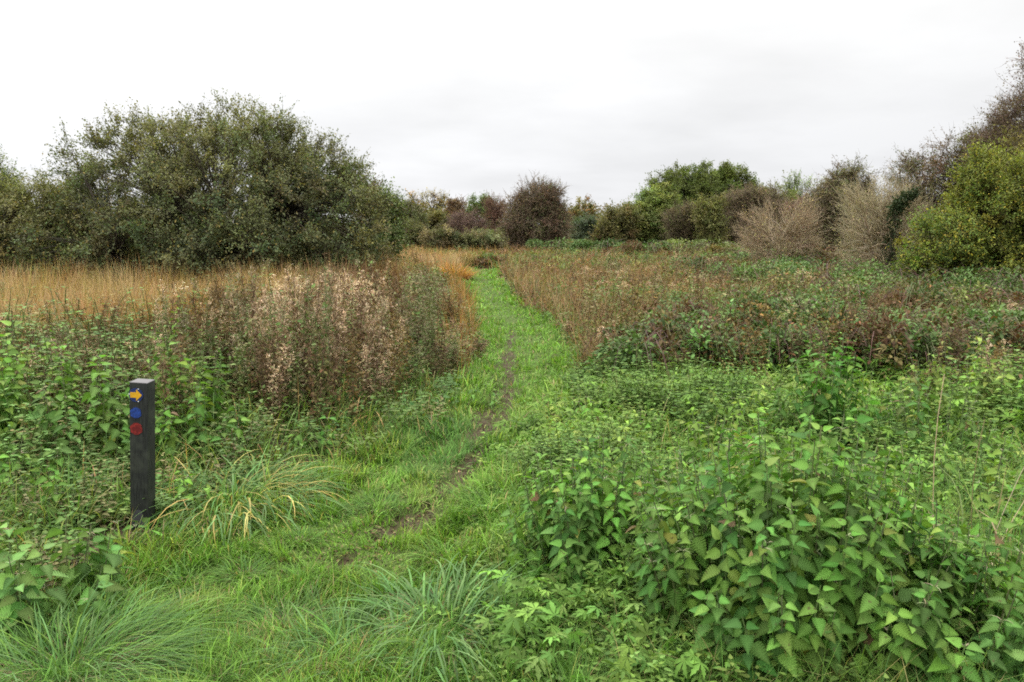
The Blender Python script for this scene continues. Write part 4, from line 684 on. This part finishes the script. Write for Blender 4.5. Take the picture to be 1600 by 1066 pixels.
# ------------------------------------------------------------------ nettle clumps
def nettle(x, y, rx, ry, h, label, hi=True, seed=0, dens=75, leaf=0.075, cols=None, lean=0.25, group=None, name='nettle_clump', seeds=0.3, gap=0.045, low=0.06):
    r = np.random.default_rng(700 + seed); ns = max(5, int(dens * math.pi * rx * ry)); a = r.random(ns) * 6.28; q = np.sqrt(r.random(ns)); bx = np.cos(a) * q * rx; by = np.sin(a) * q * ry
    hh = h * (1 - 0.55 * q ** 1.8) * (0.82 + 0.25 * r.random(ns)); cols = [tuple(np.array(c_) * np.array([1.45, 1.45, 0.95])) for c_ in (cols or [(0.075, 0.15, 0.045), (0.06, 0.125, 0.04), (0.095, 0.175, 0.05)])]
    root = empty(name, (x, y, float(hg(x, y))), label, 'nettles', group)
    s = np.linspace(0, 1, 6)[None, :, None]; od = np.stack([np.cos(a) * q, np.sin(a) * q, 0 * a], -1); wob = r.normal(0, 0.03, (ns, 1, 3)) * s
    P = np.stack([bx, by, 0 * bx], -1)[:, None] + od[:, None] * lean * hh[:, None, None] * s ** 1.6 + wob; P[:, :, 2] = hh[:, None] * s[:, :, 0]
    st = MB(); tubes(st, P, np.linspace(0.0038, 0.0018, 6)[None] * np.ones((ns, 1)), pal([(0.14, 0.20, 0.07), (0.13, 0.15, 0.07)], ns, r=r), 4)
    lp = []; ld = []; ls = []; lcs = []; ln = []; pc = pal(cols, ns, var=0.14, r=r)
    tops = []
    for i in range(ns):
        m = max(3, int(hh[i] * (1 - low) / gap)); t = low + (1 - low) * (np.arange(m) + 0.5 * r.random()) / m; t = np.clip(t, 0, 1); z = np.stack([np.interp(t, s[0, :, 0], P[i, :, j]) for j in range(3)], -1); ph = r.random() * 6.28 + np.arange(m) * 1.5708 + r.normal(0, 0.2, m)
        sz = leaf * np.interp(t, [0, 0.3, 0.8, 1.0], [0.8, 1.05, 0.95, 0.58]) * (0.85 + 0.3 * r.random(m)); el = np.interp(t, [0, 0.7, 0.92, 1], [-0.45, -0.25, 0.1, 0.6]) + r.normal(0, 0.26, m)
        for o in (0, math.pi):
            rad_ = np.array([math.cos(a[i]), math.sin(a[i]), -0.1]) * q[i] * 0.75; d = nrm(np.stack([np.cos(ph + o) * np.cos(el), np.sin(ph + o) * np.cos(el), np.sin(el)], -1) + rad_); pet = 0.25 * sz[:, None]
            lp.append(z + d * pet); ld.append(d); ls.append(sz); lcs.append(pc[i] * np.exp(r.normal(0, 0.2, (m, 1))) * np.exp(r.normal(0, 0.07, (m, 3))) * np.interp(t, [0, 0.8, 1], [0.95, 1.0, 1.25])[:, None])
        tops.append(z[-4:])
    lp = np.concatenate(lp); ld = np.concatenate(ld); ls = np.concatenate(ls); lcs = np.concatenate(lcs); N = len(lp)
    ye = r.random(N) < 0.015; lcs[ye] = pal([(0.26, 0.29, 0.07), (0.22, 0.26, 0.06), (0.20, 0.14, 0.07)], int(ye.sum()), r=r)
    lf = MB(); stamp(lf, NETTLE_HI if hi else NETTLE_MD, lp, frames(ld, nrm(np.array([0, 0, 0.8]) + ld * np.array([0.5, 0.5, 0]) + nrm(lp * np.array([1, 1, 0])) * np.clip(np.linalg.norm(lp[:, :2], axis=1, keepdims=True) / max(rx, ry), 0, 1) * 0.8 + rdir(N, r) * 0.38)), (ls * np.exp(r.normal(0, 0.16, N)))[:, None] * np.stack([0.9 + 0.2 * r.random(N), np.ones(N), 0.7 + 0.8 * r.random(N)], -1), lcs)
    st.obj('stems', M_STEM, root, smooth=True); lf.obj('leaves', M_NET, root, smooth=False)
    if seeds > 0:                                       # drooping seed strings near the tops
        tp = np.concatenate(tops); tp = tp[r.random(len(tp)) < seeds]; n = len(tp) * 4
        if n:
            mb = MB(); P4 = np.repeat(tp, 4, 0); blades(mb, P4, r.random(n) * 6.28, 0.03 + 0.02 * r.random(n), np.full(n, 0.004), np.full(n, 0.9), np.full(n, 1.3), pal([(0.22, 0.26, 0.12), (0.24, 0.20, 0.12)], n, r=r), 3); mb.obj('seed_strings', M_STEM, root, kind='stuff')
    return root
nettle(1.06, 2.82, 0.54, 0.48, 0.86, 'largest dark green nettle clump, nearest in the right foreground', seed=1, dens=170, leaf=0.063, seeds=0.15, gap=0.033)
nettle(1.50, 2.55, 0.36, 0.30, 0.62, 'lower nettle clump leaning out at the bottom right corner', seed=2, dens=170, leaf=0.061, seeds=0.12, gap=0.033)
nettle(0.40, 3.42, 0.36, 0.34, 0.64, 'rounded nettle clump left of the largest one, by the clearing', seed=3, dens=170, leaf=0.058, seeds=0.1, gap=0.033)
nettle(0.62, 4.0, 0.16, 0.16, 0.62, 'thin upright nettle clump with bare dark stems behind the rounded one', seed=4, dens=60, leaf=0.05, low=0.45, seeds=0.5)
nettle(1.00, 3.75, 0.34, 0.28, 0.68, 'nettle clump behind the largest one, with seed strings on top', seed=5, dens=70, leaf=0.065, seeds=0.6)
nettle(2.12, 5.3, 0.29, 0.27, 0.86, 'tall tapering nettle clump standing up in the right middle ground', seed=6, dens=95, leaf=0.075, lean=0.1, cols=[(0.055, 0.12, 0.035), (0.075, 0.15, 0.045)])
nettle(2.82, 5.2, 0.34, 0.3, 0.68, 'greyish feathery nettle clump near the right edge', seed=7, dens=80, leaf=0.062, seeds=0.7, cols=[(0.065, 0.12, 0.045), (0.08, 0.13, 0.05)])
nettle(3.7, 6.2, 0.6, 0.4, 0.78, 'broad pale seeding nettle clump at the right edge', seed=8, dens=45, leaf=0.06, seeds=0.8, hi=False, cols=[(0.12, 0.17, 0.06), (0.15, 0.18, 0.07)])
nettle(-1.92, 3.05, 0.30, 0.26, 0.47, 'large-leaved nettle clump at the left edge in front of the post', seed=9, dens=80, leaf=0.085, cols=[(0.10, 0.185, 0.07), (0.085, 0.16, 0.06)])
nettle(-2.85, 5.0, 0.55, 0.45, 0.80, 'tall nettle clump behind and left of the black post', seed=10, dens=60, leaf=0.08, cols=[(0.10, 0.185, 0.06), (0.08, 0.15, 0.05)])
nettle(-3.7, 6.2, 0.6, 0.45, 0.80, 'seeding nettle clump at the far left edge', seed=11, dens=45, leaf=0.07, hi=False, cols=[(0.10, 0.17, 0.05), (0.13, 0.20, 0.06)])
nettle(-2.05, 5.15, 0.34, 0.28, 0.60, 'dark leafy nettle clump just right of the post', seed=12, dens=70, leaf=0.075, cols=[(0.075, 0.15, 0.045), (0.10, 0.17, 0.05)])
nettle(-1.80, 4.25, 0.09, 0.09, 0.32, 'tiny nettle plant touching the right side of the post', seed=13, dens=230, leaf=0.06, cols=[(0.13, 0.23, 0.06)])
nettle(-3.0, 7.1, 0.35, 0.3, 0.98, 'tall green nettle clump among the brown weeds above the post', seed=14, dens=45, leaf=0.07, hi=False, cols=[(0.11, 0.19, 0.05), (0.14, 0.22, 0.06)], group=None)
nettle(-2.35, 7.6, 0.3, 0.3, 0.95, 'bright green nettle clump in the weed bank left of the tan plumes', seed=15, dens=40, leaf=0.07, hi=False, cols=[(0.13, 0.22, 0.055)])
nettle(-0.85, 6.7, 0.40, 0.25, 0.28, 'low blue-green nettle patch at the foot of the left weed bank', seed=16, dens=80, leaf=0.05, hi=False, cols=[(0.08, 0.15, 0.07), (0.10, 0.17, 0.07)])
nettle(-0.62, 6.1, 0.18, 0.14, 0.20, 'tiny dark nettle patch beside the muddy path edge', seed=17, dens=120, leaf=0.045, hi=False, cols=[(0.055, 0.10, 0.05)])
nettle(-1.55, 6.9, 0.3, 0.2, 0.42, 'small nettle clump in the grass below the tan plumes', seed=18, dens=60, leaf=0.055, hi=False)
nettle(-2.45, 4.1, 0.30, 0.22, 0.36, 'low nettle clump in tangled grass left of the post foot', seed=26, dens=60, leaf=0.06)
nettle(-1.95, 3.75, 0.22, 0.10, 0.14, 'creeping nettle leaves at the foot of the black post', seed=27, dens=110, leaf=0.05)
nettle(-3.35, 5.3, 0.45, 0.4, 0.92, 'tallest bright green nettle clump at the left edge behind the post', seed=30, dens=65, leaf=0.075, cols=[(0.10, 0.18, 0.05), (0.12, 0.20, 0.06)])
nettle(-2.45, 5.7, 0.38, 0.3, 0.80, 'bright nettle clump directly behind the top of the post', seed=31, dens=65, leaf=0.07, cols=[(0.095, 0.17, 0.05), (0.12, 0.20, 0.055)])
nettle(-2.95, 4.35, 0.30, 0.25, 0.50, 'ragged nettle clump halfway up the left edge, left of the post', seed=32, dens=70, leaf=0.06, cols=[(0.09, 0.16, 0.05)])
nettle(-1.35, 5.6, 0.25, 0.2, 0.34, 'low nettle clump above the yellowing tussock by the post', seed=33, dens=80, leaf=0.055, cols=[(0.085, 0.16, 0.05)])
nettle(-0.45, 7.0, 0.3, 0.2, 0.26, 'low herb patch at the inner corner of the left weed bank', hi=False, seed=34, dens=80, leaf=0.05, cols=[(0.08, 0.15, 0.06)])
k_ = 0
for (px, py, h, rd) in [(1075, 790, 0.42, 0.22), (900, 700, 0.24, 0.22), (980, 660, 0.26, 0.25), (1100, 720, 0.38, 0.24), (1190, 700, 0.34, 0.22), (1420, 740, 0.36, 0.26), (1500, 700, 0.36, 0.28), (1120, 640, 0.34, 0.3), (1240, 650, 0.36, 0.28), (1400, 640, 0.40, 0.3), (1040, 620, 0.30, 0.3), (1560, 800, 0.36, 0.26), (1330, 700, 0.34, 0.2), (860, 740, 0.26, 0.2), (1460, 860, 0.34, 0.22), (1000, 730, 0.40, 0.24), (930, 640, 0.30, 0.24), (1150, 660, 0.42, 0.28), (1210, 760, 0.44, 0.22), (1340, 640, 0.46, 0.3), (1480, 620, 0.50, 0.32), (1560, 640, 0.52, 0.34), (1380, 790, 0.40, 0.2), (840, 830, 0.26, 0.16), (940, 780, 0.34, 0.2), (1090, 600, 0.34, 0.3), (1510, 760, 0.42, 0.26)]:
    g_ = G(px, py + 40); k_ += 1
    nettle(float(g_[0]), float(g_[1]), rd, rd, h * 1.2, 'small fresh green nettle clump in the low carpet right of the path', hi=False, seed=40 + k_, dens=80, leaf=0.058, group='small nettle clumps in the green carpet right of the path', seeds=0.35, cols=[(0.085, 0.16, 0.045), (0.11, 0.19, 0.05), (0.13, 0.20, 0.06)])

# ------------------------------------------------------------------ grass tussocks
def tussock(px, py, rad, h, label, cols, n=420, w=0.006, seed=0, group=None, xy=None, top=None, arch=1.0):
    r = np.random.default_rng(900 + seed); g_ = G(px, py) if xy is None else np.array(xy); x, y = float(g_[0]), float(g_[1])
    root = empty('grass_tussock', (x, y, float(hg(x, y))), label, 'grass tussock', group)
    a = r.random(n) * 6.28; q = np.sqrt(r.random(n)); P = np.stack([np.cos(a) * q * rad * 0.35, np.sin(a) * q * rad * 0.35, np.full(n, -0.01)], -1)
    L = math.hypot(h, rad) * 1.15 * (0.55 + 0.6 * r.random(n)); c = pal(cols, n, r=r, var=0.2)
    if top is not None: f = r.random(n) < 0.2; c[f] = pal([top], int(f.sum()), r=r)
    wl = r.random() * 6.28; L = math.hypot(h, rad) * (0.30 + 0.80 * r.random(n) ** 1.2); P[:, :2] *= 2.4
    yw = a + r.normal(0, 0.6, n); yw = np.arctan2(np.sin(yw) + 0.35 * math.sin(wl), np.cos(yw) + 0.35 * math.cos(wl))
    mb = MB(); blades(mb, P, yw, L, w * (0.5 + 0.8 * r.random(n)), np.abs(r.normal(0.15, 0.2, n)) + 0.5 * q, (1.0 + 1.1 * r.random(n)) * arch, c, 7, tip=c * np.array([1.25, 1.12, 1.05]), side=r.normal(0, 0.6, (n, 1)))
    mb.obj('blades', M_GRASS, root)
    mb = MB(); m = n // 4; a = r.random(m) * 6.28; P = np.stack([np.cos(a) * rad * 0.4 * r.random(m), np.sin(a) * rad * 0.4 * r.random(m), np.full(m, -0.01)], -1)
    blades(mb, P, a, L[:m] * 0.7, np.full(m, w * 0.8), np.full(m, 0.9), np.full(m, 1.0), pal([(0.28, 0.22, 0.12)], m, r=r), 4); mb.obj('dead_blades', M_DRY, root)
BG = [(0.12, 0.23, 0.075), (0.16, 0.28, 0.10), (0.09, 0.18, 0.05)]; GR = [(0.13, 0.26, 0.045), (0.17, 0.31, 0.055), (0.11, 0.21, 0.045)]; DK = [(0.08, 0.17, 0.04), (0.11, 0.21, 0.045)]
tussock(370, 790, 0.42, 0.37, 'big blue-green tussock with yellowing blades right of the post', BG, 1300, 0.0105, 1, top=(0.46, 0.39, 0.13), arch=1.55)
tussock(702, 985, 0.36, 0.28, 'large blue-green tussock at the bottom centre beside the nettles', BG, 900, 0.0085, 2, arch=1.5)
tussock(110, 1060, 0.38, 0.27, 'fine-bladed shaggy tussock in the bottom left corner', GR + BG, 1900, 0.0042, 3, arch=1.35)
tussock(450, 985, 0.26, 0.18, 'dark fine tussock lower left of the centre tussock', DK, 900, 0.0045, 4, arch=1.35)
tussock(545, 1030, 0.28, 0.19, 'shaggy grey-green tussock at the bottom edge', GR + BG, 1000, 0.0048, 5, arch=1.35)
tussock(770, 800, 0.18, 0.20, 'leafy green tussock on the right edge of the path', GR, 320, 0.006, 6)
tussock(700, 880, 0.16, 0.14, 'small green tussock beside the bare mud patch', GR, 280, 0.005, 7)
tussock(722, 412, 0.45, 0.62, 'orange dry tussock at the bend of the path', [(0.48, 0.26, 0.07), (0.40, 0.20, 0.06)], 700, 0.02, 8, xy=G(712, 438), arch=0.7)
for i, (px, py, rr_, hh_) in enumerate([(465, 850, .10, .10), (285, 915, .14, .12), (590, 790, .12, .11), (520, 800, .11, .08), (650, 740, .12, .12), (380, 900, .12, .09), (590, 930, .13, .10), (470, 905, .12, .08), (330, 985, .15, .10), (620, 720, .12, .10), (560, 745, .12, .09), (690, 765, .10, .10), (735, 925, .12, .14), (240, 1010, .14, .12), (505, 740, .14, .14), (640, 1040, .16, .10), (300, 1060, .16, .10)]):
    tussock(px, py, rr_, hh_, 'small dark green tuft in the short grass of the clearing', DK + GR, 300, 0.0045, 20 + i, group='small tufts in the short grass of the clearing')

# ------------------------------------------------------------------ waymarker post
def solid_mat(name, col, rough, noise=0.0, scale=30, spec=0.4, stretch=(1, 1, 1)):
    m = bpy.data.materials.new(name); m.use_nodes = True; t = m.node_tree; p = t.nodes['Principled BSDF']; tcn = nd(t, 'ShaderNodeTexCoord'); mp = nd(t, 'ShaderNodeMapping'); mp.inputs['Scale'].default_value = stretch
    lk(t, tcn.outputs['Object'], mp.inputs[0]); ns = nd(t, 'ShaderNodeTexNoise'); ns.inputs['Scale'].default_value = scale; ns.inputs['Detail'].default_value = 6; lk(t, mp.outputs[0], ns.inputs['Vector'])
    cr = nd(t, 'ShaderNodeValToRGB'); cr.color_ramp.elements[0].position = 0.3; cr.color_ramp.elements[1].position = 0.72
    cr.color_ramp.elements[0].color = (*[c * (1 - noise) for c in col], 1); cr.color_ramp.elements[1].color = (*[min(1, c * (1 + noise)) for c in col], 1)
    lk(t, ns.outputs[0], cr.inputs[0]); lk(t, cr.outputs[0], p.inputs['Base Color']); p.inputs['Roughness'].default_value = rough; p.inputs['Specular IOR Level'].default_value = spec
    bp = nd(t, 'ShaderNodeBump'); bp.inputs['Strength'].default_value = 0.35; bp.inputs['Distance'].default_value = 0.002; lk(t, ns.outputs[0], bp.inputs['Height']); lk(t, bp.outputs[0], p.inputs['Normal'])
    return m
def prism(outline, thick, name, mat, parent, loc, bevel=0.0):
    """flat outline in x,z extruded towards -y"""
    import bmesh
    bm = bmesh.new(); vs = [bm.verts.new((x, 0, z)) for x, z in outline]; f = bm.faces.new(vs)
    e = bmesh.ops.extrude_face_region(bm, geom=[f]); bmesh.ops.translate(bm, verts=[v for v in e['geom'] if isinstance(v, bmesh.types.BMVert)], vec=(0, -thick, 0))
    bmesh.ops.recalc_face_normals(bm, faces=bm.faces)
    me = bpy.data.meshes.new(name); bm.to_mesh(me); bm.free(); me.materials.append(mat); o = bpy.data.objects.new(name, me); COL.objects.link(o); o.parent = parent; o.location = loc; return o
def post():
    import bmesh
    D = 4.02; x = XD(224, D, 828); z = float(hg(x, D)); H = ZD(594, D) - z; w = 0.092
    root = empty('marker_post', (x, D, z), 'square black recycled-plastic waymarker post with three round discs', 'marker post'); root.rotation_euler = (R(0.4), R(3.7), R(0.5))
    bm = bmesh.new(); bmesh.ops.create_cube(bm, size=1)
    for v in bm.verts: v.co = (v.co.x * w, v.co.y * w, (v.co.z + 0.5) * (H + 0.15) - 0.15)
    bmesh.ops.bevel(bm, geom=[e for e in bm.edges], offset=0.005, segments=3, affect='EDGES', profile=0.6)
    me = bpy.data.meshes.new('shaft'); bm.to_mesh(me); bm.free()
    m = solid_mat('black_plastic', (0.018, 0.020, 0.018), 0.7, 0.75, 26, 0.35, (6, 6, 0.5)); t = m.node_tree; p = t.nodes['Principled BSDF']
    # lit look of the top face put into its colour, and algae blotches
    tcn = nd(t, 'ShaderNodeTexCoord'); sx = nd(t, 'ShaderNodeSeparateXYZ'); lk(t, tcn.outputs['Object'], sx.inputs[0]); src = p.inputs['Base Color'].links[0].from_socket
    n3 = nd(t, 'ShaderNodeTexNoise'); n3.inputs['Scale'].default_value = 14; n3.inputs['Detail'].default_value = 8; lk(t, tcn.outputs['Object'], n3.inputs['Vector'])
    top = nd(t, 'ShaderNodeMapRange'); lk(t, sx.outputs[2], top.inputs[0]); top.inputs[1].default_value = H - 0.006; top.inputs[2].default_value = H - 0.001
    mA = nd(t, 'ShaderNodeMix', data_type='RGBA'); lk(t, src, mA.inputs[6]); mA.inputs[7].default_value = (0.055, 0.062, 0.045, 1)
    fa = nd(t, 'ShaderNodeMapRange'); lk(t, n3.outputs[0], fa.inputs[0]); fa.inputs[1].default_value = 0.48; fa.inputs[2].default_value = 0.75; fa.inputs[4].default_value = 0.7; lk(t, fa.outputs[0], mA.inputs[0])
    mB = nd(t, 'ShaderNodeMix', data_type='RGBA'); lk(t, mA.outputs[2], mB.inputs[6]); mB.inputs[7].default_value = (0.16, 0.15, 0.15, 1); lk(t, top.outputs[0], mB.inputs[0]); lk(t, mB.outputs[2], p.inputs['Base Color'])
    me.materials.append(m); o = bpy.data.objects.new('shaft', me); COL.objects.link(o); o.parent = root
    for f in me.polygons: f.use_smooth = True
    me.set_sharp_from_angle(angle=R(30))
    circ = lambda r_, n=32, j=0.0: [(math.cos(2 * math.pi * i / n) * r_ * (1 + j * math.sin(5.3 * i)), math.sin(2 * math.pi * i / n) * r_ * (1 + j * math.cos(3.1 * i))) for i in range(n)]
    fy = -w / 2; fx = -0.012; zz = lambda py: ZD(py, D - 0.05) - z
    blue = solid_mat('blue_plastic', (0.014, 0.03, 0.13), 0.5, 0.4, 90); royal = solid_mat('royal_blue_plastic', (0.012, 0.045, 0.24), 0.7, 0.55, 90); red = solid_mat('red_plastic', (0.21, 0.014, 0.012), 0.7, 0.6, 90); yel = solid_mat('yellow_plastic', (0.70, 0.37, 0.012), 0.55, 0.22, 80); wh = solid_mat('white_screw', (0.75, 0.75, 0.72), 0.4, 0.05); dred = solid_mat('dark_red_plastic', (0.13, 0.006, 0.008), 0.6, 0.3, 60); dblue = solid_mat('dark_blue_plastic', (0.008, 0.035, 0.22), 0.6, 0.2, 60); gry = solid_mat('scuffed_plastic', (0.055, 0.056, 0.06), 0.7, 0.25, 40)
    d1 = prism(circ(0.036), 0.003, 'footpath_disc', blue, root, (fx, fy + 0.0005, zz(617)))
    prism([(-0.028, 0.014), (0.002, 0.014), (0.002, 0.030), (0.031, 0.0), (0.002, -0.030), (0.002, -0.014), (-0.028, -0.014)], 0.0015, 'yellow_arrow', yel, d1, (0.0, -0.0025, 0))
    for (a, b) in ((-0.033, 0.004), (0.013, 0.032), (0.013, -0.032)): prism(circ(0.0032, 12), 0.002, 'screw', wh, d1, (a, -0.0025, b))
    prism(circ(0.028, 40, 0.09), 0.003, 'blue_disc', royal, root, (fx - 0.001, fy + 0.0005, zz(645)))
    d3 = prism(circ(0.031, 40, 0.09), 0.003, 'red_disc', red, root, (fx + 0.001, fy + 0.0005, zz(670)))
    prism([(-0.020, 0.009), (0.003, 0.009), (0.003, 0.020), (0.026, 0), (0.003, -0.020), (0.003, -0.009), (-0.020, -0.009)], 0.001, 'faded_arrow', dred, d3, (0, -0.0025, 0))
    prism([(-0.045, 0.0), (-0.045, 0.050), (-0.016, 0.085), (0.006, 0.083), (0.022, 0.040), (0.030, 0.020), (0.028, 0.0)], 0.0015, 'scuffed_patch', gry, root, (0.004, fy + 0.0005, 0.03))
post()

# ------------------------------------------------------------------ bent dry grass stalks at the right edge and tall stalks right of the path
def dry_stalks():
    r = np.random.default_rng(77); root = empty('dry_stalks', (2.05, 3.35, 0), 'bleached curling dry grass stalks at the right edge among nettles', 'dry grass')
    n = 14; P = np.stack([r.normal(0, 0.16, n), r.normal(0, 0.14, n), np.zeros(n)], -1); mb = MB()
    blades(mb, P, r.random(n) * 6.28, 0.5 + 0.45 * r.random(n), np.full(n, 0.008), np.abs(r.normal(0.1, 0.1, n)), 1.4 + 1.8 * r.random(n), pal([(0.55, 0.45, 0.28), (0.42, 0.33, 0.18), (0.2, 0.26, 0.08)], n, r=r), 7, side=1.5); mb.obj('blades', M_DRY, root)
    mb = MB(); n = 4; P = np.stack([r.normal(0, 0.12, n), r.normal(0, 0.1, n), np.zeros(n)], -1); s = np.linspace(0, 1, 6)[None, :, None]
    d = np.stack([r.normal(0, 0.2, n), r.normal(0, 0.2, n), 0.75 + 0.2 * r.random(n)], -1); tubes(mb, P[:, None] + d[:, None] * s + np.stack([0.15 * s[0] ** 2, 0 * s[0], 0 * s[0]], -1).reshape(1, 6, 3), np.full((n, 6), 0.002), pal([(0.5, 0.4, 0.22)], n, r=r), 4); mb.obj('stems', M_STEM, root)
dry_stalks()
